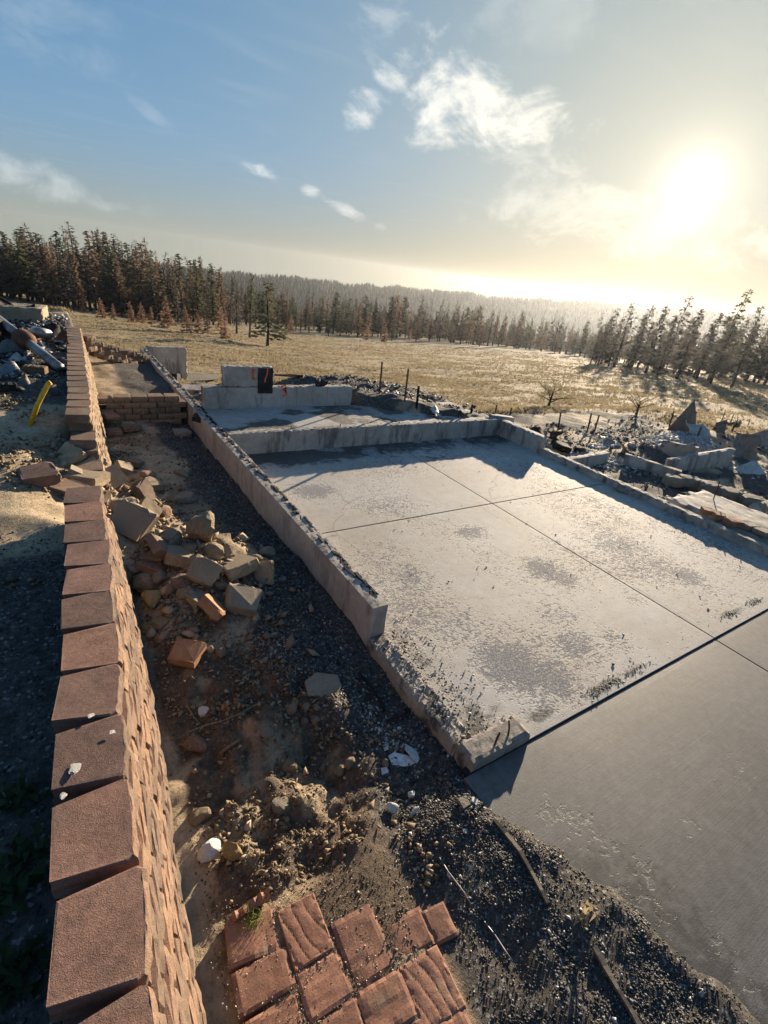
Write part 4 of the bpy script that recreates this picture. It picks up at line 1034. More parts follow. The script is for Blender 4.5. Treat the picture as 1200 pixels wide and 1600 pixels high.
for (bx, by, ty, k, mt, wide, lab) in ((418, 541, 438, 'bushy', M_green, 1.55, 'bushy dark lone pine standing out on the meadow with a skirt of low branches'), (390, 528, 426, 'pine', M_green, .9, 'tall thin green pine beside the bushy lone pine'),
                                       (370, 522, 436, 'thin', M_greyn, 1.1, 'gaunt grey pine left of the tall thin green one')):
    q = gpt(bx, by); rr_ = min(math.hypot(q[0], q[1]), 80); v = ray(bx, by); hr = math.hypot(v[0], v[1]); x, y = rr_ * v[0] / hr, rr_ * v[1] / hr
    vt = ray(bx, ty); h = CAMZ + vt[2] * rr_ / math.hypot(vt[0], vt[1]) - float(ground_z(x, y))
    tree(k, mt, x, y, h, wide, lab, None, name='pine_tree', seed=1)
for i, (px, ty, r, k, mt, wide, lab) in enumerate(((1165, 449, 62, 'pine', M_green, 1.0, 'tall open crowned pine leaning out above the others near the right edge'), (1196, 478, 60, 'pine', M_green, 1.1, 'pine cut by the right edge of the frame'), (1076, 460, 66, 'pine', M_greyn, 1.2, 'broad dim pine right under the sun glare'),
        (1098, 482, 60, 'fir', M_greyn, 1.3, 'shorter dim conifer right of the broad one in the glare'), (1128, 488, 64, 'fir', M_greyn, 1.2, 'dim conifer between the broad pine and the leaning pine'), (1045, 478, 68, 'fir', M_greyn, 1.3, 'dim conifer directly below the sun'), (1020, 474, 72, 'pine', M_greyn, 1.1, 'rounded dim tree just left of the sun'),
        (992, 472, 74, 'pine', M_greyn, 1.2, 'feathery dim tree left of the rounded one'), (966, 480, 80, 'pine', M_greyn, 1.1, 'feathery dim tree farthest left in the glare'), (1060, 495, 58, 'fir', M_greyn, 1.3, 'low dim conifer in front under the sun'), (1150, 500, 56, 'fir', M_greyn, 1.3, 'low dim conifer under the leaning pine'), (1185, 505, 54, 'fir', M_greyn, 1.4, 'low dim conifer at the right edge'))):
    stand(px, ty, r, k, mt, wide, lab, RG, seed=i, name='pine_tree')
px = 940.
while px < 1290:
    k, mt, lb = mixk(rt_, .4)
    stand(px, rt_.uniform(492, 530), rt_.uniform(66, 92), k if k != 'bare' else 'fir', M_greyn, rt_.uniform(1.0, 1.5), lb.replace('dark green', 'dim dark').replace('scorched brown', 'dim brownish') + ' of the mass' + where(px), RG, seed=n_); n_ += 1
    px += rt_.uniform(6, 10)
# far woods: one mass, cheap trees
def cone_trees(P, Hh, Wd, seed):
    r = np.random.default_rng(seed); n = len(P); k = 5
    V = np.zeros((n, 3 * k + 1, 3)); a = np.arange(k) / k * 6.283
    for ring, (u, wf) in enumerate(((.08, 1.), (.38, .72), (.7, .38))):
        jit = r.uniform(.55, 1.25, (n, k))
        V[:, ring * k:(ring + 1) * k, 0] = P[:, None, 0] + np.cos(a + ring)[None] * Wd[:, None] * wf * jit
        V[:, ring * k:(ring + 1) * k, 1] = P[:, None, 1] + np.sin(a + ring)[None] * Wd[:, None] * wf * jit
        V[:, ring * k:(ring + 1) * k, 2] = P[:, None, 2] + Hh[:, None] * (u + r.uniform(-.06, .06, (n, k)))
    V[:, -1] = P + np.stack([0 * Hh, 0 * Hh, Hh], -1)
    T = []
    for i in range(k):
        j = (i + 1) % k
        T += [(i, j, k + i), (j, k + j, k + i), (k + i, k + j, 2 * k + i), (k + j, 2 * k + j, 2 * k + i), (2 * k + i, 2 * k + j, 3 * k)]
    Fc = (np.array(T)[None] + (np.arange(n) * (3 * k + 1))[:, None, None]).reshape(-1, 3)
    return big_mesh('far_woods', V.reshape(-1, 3), Fc)
az = np.radians(rng.uniform(5, 100, 2600)); r = rng.uniform(138, 330, 2600)
P = np.stack([r * np.cos(az), r * np.sin(az)], -1); P = np.column_stack([P, ground_z(P[:, 0], P[:, 1])])
az2 = np.radians(rng.uniform(5, 100, 16000)); r2 = 925 - 480 * rng.random(16000) ** 1.6
P2 = np.stack([r2 * np.cos(az2), r2 * np.sin(az2)], -1); P2 = np.column_stack([P2, ground_z(P2[:, 0], P2[:, 1])])
Hh = rng.uniform(5, 11, 16000)
tag(link('far_woods', cone_trees(P2, Hh, Hh * rng.uniform(.12, .22, len(Hh)), 3), foliage('far_needles', (.03, .032, .022), (.045, .045, .03), (.07, .062, .042))), 'mass of far off conifers covering the blue ridge beyond the meadow', 'woods', None, 'stuff')
def spiky_trees(P, Hh, seed, k=60):
    r = np.random.default_rng(seed); n = len(P)
    t = (np.arange(k)[None] + r.random((n, k))) / k * .9 + .1; a = r.uniform(0, 6.283, (n, k)); sp = r.uniform(.55, 1.3, (n, 1))
    l = Hh[:, None] * .17 * sp * (1 - t) ** .8 * r.uniform(.5, 1.2, (n, k)) + .12
    z = P[:, None, 2] + t * Hh[:, None]; w_ = l * r.uniform(.25, .6, (n, k)) + .05
    b = np.stack([P[:, None, 0] + 0 * l, P[:, None, 1] + 0 * l, z + l * .3], -1)
    tip = np.stack([P[:, None, 0] + np.cos(a) * l, P[:, None, 1] + np.sin(a) * l, z - l * .15], -1)
    tip2 = np.stack([P[:, None, 0] + np.cos(a + .6) * l * .8, P[:, None, 1] + np.sin(a + .6) * l * .8, z - l * .4 + w_ * .2], -1)
    V = np.stack([b, tip, tip2], 2).reshape(n, -1, 3)
    e = np.array([(-.1, 0), (.05, .09), (.05, -.09)])[None] * np.ones((n, 1, 1)); tr = np.concatenate([np.concatenate([P[:, None, :2] + e, np.repeat(P[:, None, 2:], 3, 1)], -1), (P + np.stack([0 * Hh, 0 * Hh, Hh * 1.03], -1))[:, None]], 1)
    V = np.concatenate([V, tr], 1); m_ = 3 * k
    T = np.concatenate([np.arange(m_).reshape(-1, 3), np.array([(m_, m_ + 1, m_ + 3), (m_ + 1, m_ + 2, m_ + 3), (m_ + 2, m_, m_ + 3)])])
    return big_mesh('back_woods', V.reshape(-1, 3), (T[None] + (np.arange(n) * V.shape[1])[:, None, None]).reshape(-1, 3))
tag(link('back_woods', spiky_trees(P, rng.uniform(5, 11, len(P)), 8), foliage('back_needles', (.032, .032, .022), (.055, .046, .032), (.10, .072, .05))), 'mass of burnt woods behind the nearer tree lines', 'woods', None, 'stuff')

# singed little broadleaf trees by the fence
M_leaf = foliage('curled_leaves', (.16, .14, .085), (.27, .23, .14), (.38, .33, .21))
def singed_tree(px, py, topy, spread, label, leafn, seed, r0=18.):
    q = ray(px, py); k = r0 / math.hypot(q[0], q[1]); x, y = q[0] * k, q[1] * k; z = float(ground_z(x, y)); rr = random.Random(seed); r = np.random.default_rng(seed)
    vt = ray(px, topy); h = CAMZ + vt[2] * math.hypot(x, y) / math.hypot(vt[0], vt[1]) - z
    root = thing('singed_tree', label, 'tree', (x, y, z))
    V = []; Fc = []; tips = []
    tube_geo([(0, 0, -.05), (.03 * h, .01, .25 * h), (.05 * h, .0, .5 * h)], [.05 * h, .035 * h, .028 * h], 7, V, Fc)
    for i in range(9):
        a = i * 2.4 + rr.random(); e = rr.uniform(.15, .9); b = Vector((.04 * h, 0, h * rr.uniform(.18, .5)))
        L = spread * rr.uniform(.6, 1.1)
        m1 = b + Vector((math.cos(a) * L * .45, math.sin(a) * L * .45, e * h * .28)); m2 = m1 + Vector((math.cos(a + .4) * L * .5, math.sin(a + .4) * L * .5, e * h * .22))
        tube_geo([b, m1, m2], [.018 * h, .011 * h, .005 * h], 5, V, Fc); tips += [m1.lerp(m2, u) for u in (.1, .4, .7, 1.)]
        for s in range(3):
            c0 = m1.lerp(m2, rr.random()); c1 = c0 + Vector((r.normal() * .2, r.normal() * .2, .1)) * L * .7; tube_geo([c0, c1], [.006 * h, .003 * h], 3, V, Fc); tips += [c0.lerp(c1, .6), c1]
    link('trunk', mesh('trunk', V, Fc), M_bark, root)
    V = []; Fc = []
    for i in range(leafn):
        c = rr.choice(tips) + Vector((r.normal(), r.normal(), r.normal())) * .05 * h
        d = Vector((r.normal() * .5, r.normal() * .5, -1)).normalized() * h * rr.uniform(.05, .10)
        sd = d.cross(Vector((r.normal(), r.normal(), .2))).normalized() * h * rr.uniform(.008, .016)
        b = len(V); mid = c + d * .5 + sd.cross(d).normalized() * h * .012
        V += [c, mid + sd, c + d, mid - sd]; Fc.append((b, b + 1, b + 2, b + 3))
    link('crown', mesh('crown', V, Fc), M_leaf, root)
singed_tree(850, 660, 584, .8, 'small singed tree with curled hanging leaves beyond the far right wall corner', 620, 5, 17.5)
singed_tree(985, 672, 600, .8, 'thin singed tree with few drooping leaves beside the bright ash patch', 150, 6)
singed_tree(1152, 655, 640, .2, 'tiny singed shrub on the meadow near the right edge', 60, 7)

# ------------------------------------------------------------------ fence posts
def post(px, py, topx, topy, wd, mat, label):
    wd *= .62
    q = gpt(px, py); x, y = q[0], q[1]; z = float(ground_z(x, y))
    vt = ray(topx, topy); k = math.hypot(x, y) / math.hypot(vt[0], vt[1])
    tp = Vector((vt[0] * k, vt[1] * k, CAMZ + vt[2] * k)); b = Vector((x, y, z - .1))
    u = (tp - b).normalized(); a = u.cross(Vector((0, 1, 0))).normalized(); c = u.cross(a)
    V = []; Fc = []
    for (w1, w2) in ((wd, wd * .28), (wd * .28, wd * .9)):      # T section
        n0 = len(V)
        for p_ in (b, tp):
            for s1, s2 in ((-1, -1), (1, -1), (1, 1), (-1, 1)): V.append(p_ + a * s1 * w1 * .5 + c * (s2 * w2 * .5 + (w2 * .5 if w1 < wd else 0)))
        Fc += [(n0 + i, n0 + (i + 1) % 4, n0 + 4 + (i + 1) % 4, n0 + 4 + i) for i in range(4)] + [(n0 + 4, n0 + 5, n0 + 6, n0 + 7)]
    for s in range(6):                                          # studs
        p_ = b.lerp(tp, .25 + .12 * s); n0 = len(V)
        for s1, s2, s3 in ((-1, -1, -1), (1, -1, -1), (1, -1, 1), (-1, -1, 1), (-1, 1, -1), (1, 1, -1), (1, 1, 1), (-1, 1, 1)): V.append(p_ + a * s1 * wd * .2 + c * (s2 * wd * .2 - wd * .2) + u * s3 * wd * .2)
        Fc += [(n0, n0 + 1, n0 + 2, n0 + 3), (n0 + 4, n0 + 7, n0 + 6, n0 + 5)] + [(n0 + i, n0 + 4 + i, n0 + 4 + (i + 1) % 4, n0 + (i + 1) % 4) for i in range(4)]
    tag(link('fence_post', mesh('fence_post', V, Fc), mat), label, 'post', 'fence posts along the edge of the yard')
for a in ((593, 614, 597, 565, .055, M_rust, 'tallest thin fence post, left of the pair on the dark bank'), (632, 627, 638, 576, .055, M_rust, 'tall thin fence post between the tallest one and a short black one'), (651, 634, 654, 603, .075, M_charwood, 'short black charred post right of two tall thin ones'),
          (736, 645, 738, 632, .07, M_charwood, 'charred post stump straight beyond the far slab corner'), (714, 650, 720, 641, .07, M_charwood, 'leaning charred stump left of the straight stump'), (774, 645, 776, 633, .05, M_charwood, 'thin charred stump beyond the right wall'), (797, 648, 799, 637, .05, M_charwood, 'lone short stump right of the thin one'),
          (872, 672, 876, 644, .055, M_rust, 'thin post right of the small singed tree'), (918, 672, 924, 645, .055, M_rust, 'left one of two close posts beside the ash patch'), (929, 672, 936, 648, .055, M_rust, 'right one of two close posts beside the ash patch'),
          (1045, 666, 1053, 642, .055, M_rust, 'post just left of the tilted triangular sheet'), (1079, 666, 1088, 643, .055, M_rust, 'post just right of the tilted triangular sheet'), (1089, 682, 1096, 666, .055, M_rust, 'short post in the rubble in front of the triangular sheet'),
          (1126, 662, 1132, 645, .045, M_rust, 'thin far post third from the right edge'), (1140, 662, 1146, 648, .045, M_rust, 'thin far post second from the right edge'), (1168, 666, 1172, 655, .045, M_rust, 'short far post nearest the right edge')):
    post(*a)

# ------------------------------------------------------------------ ruins on the right
def lowwall(name, a, b, th, z0, za, zb, mat, label, seed, cat='wall'):
    """low wall from a to b (x, y) with heights za, zb at its ends"""
    a, b = Vector((*a, 0)), Vector((*b, 0)); L = (b - a).length; an = math.atan2(b.y - a.y, b.x - a.x)
    V, Fc = gridbox(0, L, -th / 2, th / 2, 0, 1, (max(4, int(L / .1)), 2, 4), .03, .010, seed)
    for v in V:
        u = min(max(v[0] / L, 0), 1); hh = za * (1 - u) + zb * u
        v[2] = z0 + (hh - z0) * v[2]
    o = link(name, mesh(name, V, Fc), mat); o.location = a; o.rotation_euler = (0, 0, an)
    return tag(o, label, cat)
P2d = lambda px, py, z=.05: at(px, py, z)[:2]
lowwall('ruin_wall', P2d(888, 716, .08), P2d(950, 707, .08), .14, -.4, .08, .10, M_wall, 'low concrete wall leaving the slab curb in front of the ash patch', 31)
lowwall('ruin_wall', P2d(978, 708, .14), P2d(1066, 736, .10), .14, -.4, .14, .10, M_wall, 'low concrete wall sloping down toward the row of blocks', 32)
lowwall('ruin_wall', P2d(1046, 717, .16), P2d(1146, 700, .34), .16, -.4, .16, .34, M_wall, 'streaked pale concrete wall standing highest among the ruins', 33)
lowwall('ruin_wall', P2d(1035, 690, .25), P2d(1090, 705, .25), .14, -.3, .30, .34, M_curb, 'dark stub wall behind the streaked pale wall', 34)
lowwall('ruin_wall', P2d(765, 655, .3), P2d(800, 662, .2), .16, -.1, .42, .36, M_wall, 'short concrete stub outside the far right corner of the slab', 35)
ap = tag(thing('walkway', None, None), kind='structure')
for x0, x1, y0, y1, z in ((8.62, 9.9, -.3, 1.9, .07), (8.72, 10.0, 1.95, 3.9, .09), (10.3, 12.6, .2, 3.2, .08)):
    V, Fc = gridbox(x0, x1, y0, y1, -.15, z, (12, 16, 2), .05, .012, int(x0 * 10 + y0))
    link('concrete_panel', mesh('concrete_panel', V, Fc), M_pad, ap)
RB = 'big grey blocks laid in a row right of the slab'
for i, (px, py, lab) in enumerate(((936, 748, 'smallest grey block at the left end of the row beyond the curb'), (966, 752, 'second grey block from the left in the row beyond the curb'), (1004, 764, 'third grey block from the left in the row beyond the curb'), (1042, 776, 'fourth grey block in the row beyond the curb'), (1080, 788, 'fifth grey block in the row beyond the curb'), (1120, 801, 'sixth grey block in the row beyond the curb'), (1162, 812, 'seventh grey block in the row beyond the curb'), (1205, 826, 'last grey block of the row, cut by the right edge'))):
    pass
rowp = [(1055, 744), (1080, 747), (1111, 756), (1143, 766), (1178, 778), (1208, 790)]
rowl = ['smallest grey block at the left end of the row beyond the curb', 'second grey block from the left in the row beyond the curb', 'third grey block from the left in the row beyond the curb', 'fourth grey block from the left in the row beyond the curb', 'fifth grey block from the left in the row beyond the curb', 'last grey block of the row, cut by the right edge']
for i, (px, py) in enumerate(rowp):
    q = at(px, py, .1); s = .8 if i == 0 else 1.
    V, Fc = gridbox(-.21 * s, .21 * s, -.16 * s, .16 * s, -.1, .12 * s, (6, 5, 4), .03, .014, 300 + i)
    o = link('grey_block', mesh('grey_block', V, Fc), M_blk_grey); o.location = (q[0], q[1], .0); o.rotation_euler = (0, 0, -.75 + .12 * math.sin(i * 3)); tag(o, rowl[i], 'block', RB)
LB = 'small red blocks on the curb'
for i, (px, py, lab) in enumerate(((1108, 800, 'small red block at the left end of the curb top row'), (1124, 806, 'small red block second from the left on the curb top'), (1146, 816, 'small pale red block third from the left on the curb top'), (1170, 822, 'small dark block fourth from the left on the curb top'), (1192, 832, 'small dark block at the right end of the curb top row'))):
    q = at(px, py, .14); o = link('curb_block', fb(i + 2).copy()); o.data.materials.clear(); o.data.materials.append(M_redface if i < 3 else M_blk_grey); o.scale = (.8, .8, .8); o.location = (q[0], q[1], .10); o.rotation_euler = (.03, .04, .6 + .2 * i); tag(o, lab, 'block', LB)
place('loose_block', fb(3), M_blk_grey, 972, 768, .75, (4, 3, 30), 'grey block lying on the slab edge against the right curb', 'block', .02, None, .0, z=.0)
# bent sheets and scrap
def sheet(name, px, py, w_, h_, mat, label, rot, seed, dz=.0, tri=False, curl=.08, cat='sheet'):
    r = np.random.default_rng(seed); q = gpt(px, py, dz); n = 10
    u, v = np.meshgrid(np.linspace(-.5, .5, n + 1), np.linspace(0, 1, n + 1), indexing='ij')
    wv = (1 - v * .97) if tri else 1 - .25 * v * r.random()
    Xl = u * w_ * wv; Zl = v * h_; Yl = curl * np.sin(u * 5 + r.random() * 6) * (.4 + v) + curl * .8 * (fbm(u * 4 + seed, v * 4, 3, seed) - .5) * 2
    top = np.stack([Xl, Yl, Zl], -1).reshape(-1, 3); N = len(top)
    V = np.concatenate([top, top + [0, .006, 0]]); idx = np.arange(N).reshape(n + 1, n + 1)
    f = np.stack([idx[:-1, :-1], idx[1:, :-1], idx[1:, 1:], idx[:-1, 1:]], -1).reshape(-1, 4)
    Fc = [tuple(a) for a in f] + [tuple(a[::-1] + N) for a in f]
    ring = list(idx[:, 0]) + list(idx[-1, 1:]) + list(idx[-2::-1, -1]) + list(idx[0, -2:0:-1])
    for i in range(len(ring)): a, b = ring[i], ring[(i + 1) % len(ring)]; Fc.append((b, a, a + N, b + N))
    o = link(name, mesh(name, V, Fc, True), mat); o.rotation_euler = [R(a) for a in rot]; o.location = (q[0], q[1], q[2] - dz - .03)
    return tag(o, label, cat)
M_scrap = simple('burnt_sheet_metal', (.10, .085, .07), (.26, .235, .205), 3, .7, .4, .01, 22, 'OBJ', .25, spot=(3, .5, (.13, .06, .03), .7), metal=.2)
M_pale = simple('pale_sheet', (.30, .28, .25), (.50, .48, .44), 3, .6, .3, .008, 20, 'OBJ', .1)
M_palepink = simple('pink_stained_sheet', (.34, .20, .16), (.50, .36, .30), 3, .7, .3, .008, 20, 'OBJ', .1)
sheet('tilted_sheet', 1066, 676, .85, .95, M_scrap, 'tilted triangular grey sheet rising highest out of the ruins', (-14, 6, -38), 3, tri=True, curl=.03)
sheet('bent_sheet', 1098, 684, .9, .55, M_pale, 'pale bent sheet sliding down beside the triangular one', (-58, 20, -20), 4)
sheet('rusty_sheet', 1166, 716, .8, .6, M_scrap, 'big brown curled sheet standing near the right edge', (-18, 8, -30), 5, curl=.16)
sheet('rusty_sheet', 1198, 700, .9, .6, M_palepink, 'pink stained sheet lying behind the brown curled one at the right edge', (-50, -10, -30), 6)
sheet('bent_sheet', 1130, 676, .8, .3, M_scrap, 'dark crumpled sheet between the pale sheet and the curled one', (-45, 10, 10), 7, curl=.2)
sheet('bent_sheet', 1150, 668, .5, .28, M_scrap, 'small crumpled sheet peaking behind the dark one', (-20, 25, 40), 8, curl=.15)
sheet('bent_sheet', 1000, 706, .8, .35, M_palepink, 'flat pinkish sheet lying on the ash by the sloping wall', (-82, 4, 12), 9, curl=.06)
sheet('bent_sheet', 960, 690, .7, .3, M_pale, 'pale sheet lying on the bright ash', (-80, 8, 50), 10, curl=.06)
sheet('bent_sheet', 1184, 742, .7, .4, M_pale, 'pale panel fallen in front of the brown curled sheet', (-70, -6, -10), 11, curl=.05)
sheet('charred_box', 868, 694, .45, .32, M_charwood, 'charred lump of roots and board outside the right wall end', (-20, 0, 20), 12, curl=.15, cat='debris')
sheet('bent_sheet', 690, 648, .5, .25, M_pale, 'pale sheet scrap on the dark bank beyond the far wall', (-60, 10, 30), 13, curl=.05)
for i, (px, py, s, rz, lab) in enumerate(((838, 678, .22, 20, 'black root stump at the foot of the small singed tree'), (878, 700, .22, 60, 'dark boulder outside the right wall end'), (905, 702, .15, 10, 'dark boulder beside the bright ash'))):
    place('charred_stump', ROCKS[i + 2], M_charwood, px, py, (s * 1.2, s, s * .8), (10, 5, rz), lab, 'stump', .3)
def timber(name, pts, wd, th, mat, label, cat='timber', seed=0):
    V, Fc = gridbox(-.5, .5, -wd / 2, wd / 2, -th / 2, th / 2, (12, 2, 2), .01, .012, seed)
    a, b = Vector(pts[0]), Vector(pts[1]); d = b - a
    for v in V: v[0] *= d.length
    o = link(name, mesh(name, V, Fc), mat); o.location = (a + b) / 2; o.rotation_euler = d.to_track_quat('X', 'Z').to_euler()
    return tag(o, label, cat)
def g3(px, py, dz): q = gpt(px, py, dz); return (q[0], q[1], float(ground_z(q[0], q[1])) + dz)
timber('charred_beam', (g3(1064, 771, .06), g3(1160, 806, .05)), .12, .10, M_charwood, 'charred beam lying along the walkway right of the curb', seed=1)
timber('charred_beam', (g3(272, 590, .12), g3(338, 588, .12)), .16, .22, M_charwood, 'charred timber lying beyond the left wall end', seed=2)
timber('charred_beam', (g3(430, 586, .06), g3(470, 588, .06)), .12, .08, M_charwood, 'thin charred timber on the grass behind the back wall', seed=3)
o = gbox('scorched_lump', -.12, .12, -.07, .07, 0, .10, (8, 4, 4), M_charwood, None, .05, .03, 5); o.location = (4.6, 9.25, .74); tag(o, 'blackened lump sitting on top of the back wall', 'debris')
timber('broken_slab', (g3(285, 607, .04), g3(345, 609, .04)), .5, .08, M_pad, 'pale broken slab on the ground left of the back wall', 'slab', seed=4)
tube('rod', [(9.6, 3.5, .05), (9.62, 3.52, .32), (9.66, 3.55, .40)], .01, M_rust); tag(bpy.data.objects['rod'], 'rusty rod sticking up from the walkway slab', 'rod')

# ------------------------------------------------------------------ burnt things on the high ground at the left
def hi3(px, py, z): q = at(px, py, z); return Vector(q)
pp = thing('flue_pipe', 'long grey metal flue pipe with a rusty collar lying on the ash heap', 'pipe', tuple(hi3(50, 540, 1.1)))
A0, A1 = hi3(-10, 492, 1.42), hi3(93, 574, 1.14)
def lp(u): return A0.lerp(A1, u)
child(tube('tube_body', [lp(0), lp(.45)], .07, M_steel, None, 12), pp); child(tube('tube_body', [lp(.55), lp(1.)], .07, M_steel, None, 12), pp)
child(tube('rusty_collar', [lp(.42), lp(.47), lp(.55), lp(.6)], [.09, .14, .15, .09], M_rust, None, 12), pp)
bx = gbox('scorched_block', -.5, .5, -.4, .4, 0, .42, (10, 8, 5), M_blk_grey, None, .05, .02, 21); q = gpt(36, 517, .0); bx.location = (-.40, 13.9, .95); bx.rotation_euler = (0, 0, -.15); tag(bx, 'large grey scorched masonry block standing at the back of the ash heap', 'block')
sheet('crumpled_sheet', 48, 488, .7, .14, M_charwood, 'black crumpled sheet lying on top of the masonry block', (-70, 4, -8), 22, dz=.0, curl=.08); bpy.data.objects['crumpled_sheet'].location = (-.42, 13.7, 1.37)
tube('curved_duct', [hi3(55, 518, 1.25), hi3(64, 520, 1.30), hi3(76, 523, 1.26)], .09, M_steel, None, 12); tag(bpy.data.objects['curved_duct'], 'short grey duct lying right of the rusty collar', 'pipe')
for i, (px, py, w_, h_, mt, rot, lab) in enumerate(((92, 530, .5, .35, M_charwood, (-50, 20, 30), 'black crumpled sheet heaped at the end of the block wall'), (78, 535, .6, .3, M_rust, (-60, 0, -10), 'rust brown sheet under the short duct'), (12, 590, .55, .3, M_steel, (-68, 10, 20), 'shiny crumpled sheet on the left of the ash heap'), (6, 548, .5, .25, M_scrap, (-60, 6, -20), 'dull crumpled sheet above the shiny one at the left edge'), (24, 568, .4, .2, M_pale, (-70, 12, 40), 'pale scrap lying in the middle of the ash heap'), (40, 600, .3, .15, M_scrap, (-75, 6, 0), 'small dark scrap lying by the timber'), (4, 530, .4, .4, M_charwood, (-15, 6, 10), 'round black pot side leaning at the left edge'))):
    sheet('scrap_sheet', px, py, w_, h_, mt, lab, rot, 50 + i, dz=.03, curl=.09)
timber('burnt_timber', (hi3(38, 577, 1.13), hi3(73, 580, 1.13)), .13, .13, simple('brown_timber', (.12, .075, .04), (.24, .15, .085), 6, .9, .6, .01, 30, 'OBJ'), 'short brown timber lying below the flue pipe', seed=6)
timber('burnt_timber', (hi3(-4, 606, 1.11), hi3(26, 604, 1.11)), .12, .10, M_charwood, 'charred timber at the left edge of the ash heap', seed=7)
M_yel = simple('yellow_plastic', (.62, .36, .02), (.70, .44, .04), 3, .5, .1, .002, 30)
yp = hi3(50, 658, 1.02); yv = ray(76, 598); yt = Vector(yv * (float(yp.y) / yv[1])) + Vector((0, 0, CAMZ)); tube('yellow_pipe', [yp - (yt - yp) * .15, yp.lerp(yt, .45) + Vector((-.015, 0, 0)), yp.lerp(yt, .97), yt + Vector((.02, 0, .005))], .026, M_yel, None, 10); tag(bpy.data.objects['yellow_pipe'], 'bright yellow gas pipe sticking out of the ground at the left', 'pipe')

# ------------------------------------------------------------------ small single things in front
vp = thing('valve_pipe', 'rusty upright valve pipe standing against the long foundation wall', 'pipe', tuple(gpt(490, 892, .0)))
b = Vector(vp.location)
child(tube('riser', [b + Vector((0, 0, -.1)), b + Vector((0, 0, .26))], .017, M_rust, None, 8), vp)
vb_ = child(tube('valve_body', [b + Vector((0, 0, .17)), b + Vector((0, 0, .20)), b + Vector((0, 0, .25)), b + Vector((0, 0, .27))], [.018, .034, .034, .02], M_rust, None, 8), vp)
tube('valve_handle', [b + Vector((-.06, -.02, .285)), b + Vector((.05, .01, .29))], .009, M_rust, None, 6).parent = vb_
def strip(name, pts, wd, th, mat, label, cat, dz=.012, seed=0):
    P = [Vector(g3(px, py, dz)) for px, py in pts]; V = []; Fc = []; rr = random.Random(seed)
    for i, p_ in enumerate(P):
        tn = (P[min(i + 1, len(P) - 1)] - P[max(i - 1, 0)]).normalized(); n = Vector((-tn.y, tn.x, 0)).normalized() * wd * .5 * rr.uniform(.7, 1.15)
        V += [p_ + n, p_ - n, p_ - n - Vector((0, 0, th)), p_ + n - Vector((0, 0, th))]
    for i in range(len(P) - 1):
        a = i * 4
        Fc += [(a + k, a + (k + 1) % 4, a + 4 + (k + 1) % 4, a + 4 + k) for k in range(4)]
    Fc += [(3, 2, 1, 0), (len(V) - 4, len(V) - 3, len(V) - 2, len(V) - 1)]
    return tag(link(name, mesh(name, V, Fc), mat), label, cat)
M_strip = simple('dirty_edging', (.07, .06, .045), (.15, .13, .10), 9, .8, .4, .006, 40)
strip('edging_strip', [(771, 1281), (790, 1302), (812, 1330), (830, 1362), (846, 1392), (856, 1412)], .022, .02, M_strip, 'dull edging strip lying in the gravel from the shaded driveway corner', 'edging', .022, 1)
strip('edging_strip', [(928, 1480), (945, 1510), (965, 1545), (985, 1578), (1002, 1606)], .026, .02, M_strip, 'dull edging strip in the gravel running off the bottom of the frame', 'edging', .025, 2)
M_twig = simple('dry_twig', (.16, .12, .075), (.28, .22, .14), 12, .9, .4, .004, 40)
def twig(name, pts, rad, mat, label, cat, dz=.02): tag(tube(name, [g3(px, py, dz) for px, py in pts], rad, mat, None, 5), label, cat)
twig('twig', [(290, 1146), (318, 1135), (345, 1128), (372, 1117), (400, 1102)], .005, M_twig, 'long thin dry twig lying across the dirt near the white stone', 'twig', .03)
twig('twig', [(292, 1102), (302, 1120), (313, 1134)], .005, M_twig, 'short dry twig crossing the long one', 'twig', .03)
twig('twig', [(344, 1180), (356, 1168), (374, 1158)], .012, M_twig, 'stubby pale root piece left of the pit', 'twig', .03)
twig('wire', [(686, 1342), (700, 1362), (722, 1392), (735, 1412)], .004, M_steel, 'thin bent wire lying on the gravel', 'wire', .012)
twig('wire', [(756, 1440), (772, 1460), (788, 1484), (800, 1502)], .004, M_steel, 'thin wire end farther down the gravel', 'wire', .012)
twig('charred_stick', [(560, 1052), (578, 1072), (592, 1092), (600, 1112)], .014, M_charwood, 'curved charred strip leaning toward the foundation curb', 'stick', .04)
twig('charred_stick', [(604, 1128), (622, 1120), (640, 1112)], .014, M_charwood, 'charred stick lying across the soot under the curb', 'stick', .03)
for i, (px, py, s, mt, lab) in enumerate(((886, 1512, .02, M_orangeb, 'orange brown leaf curl on the gravel'), (925, 1470, .022, M_rust, 'rust red leaf curl on the gravel beside the edging strip'), (1110, 1560, .03, M_foil, 'pale foil scrap on the gravel near the bottom right'), (948, 1590, .03, M_foil, 'pale plastic scrap at the bottom of the frame'))):
    sheet('scrap_curl', px, py, s * 1.6, s * 2, mt, lab, (-50, 20, px), 80 + i, dz=.01, curl=.012, cat='scrap')
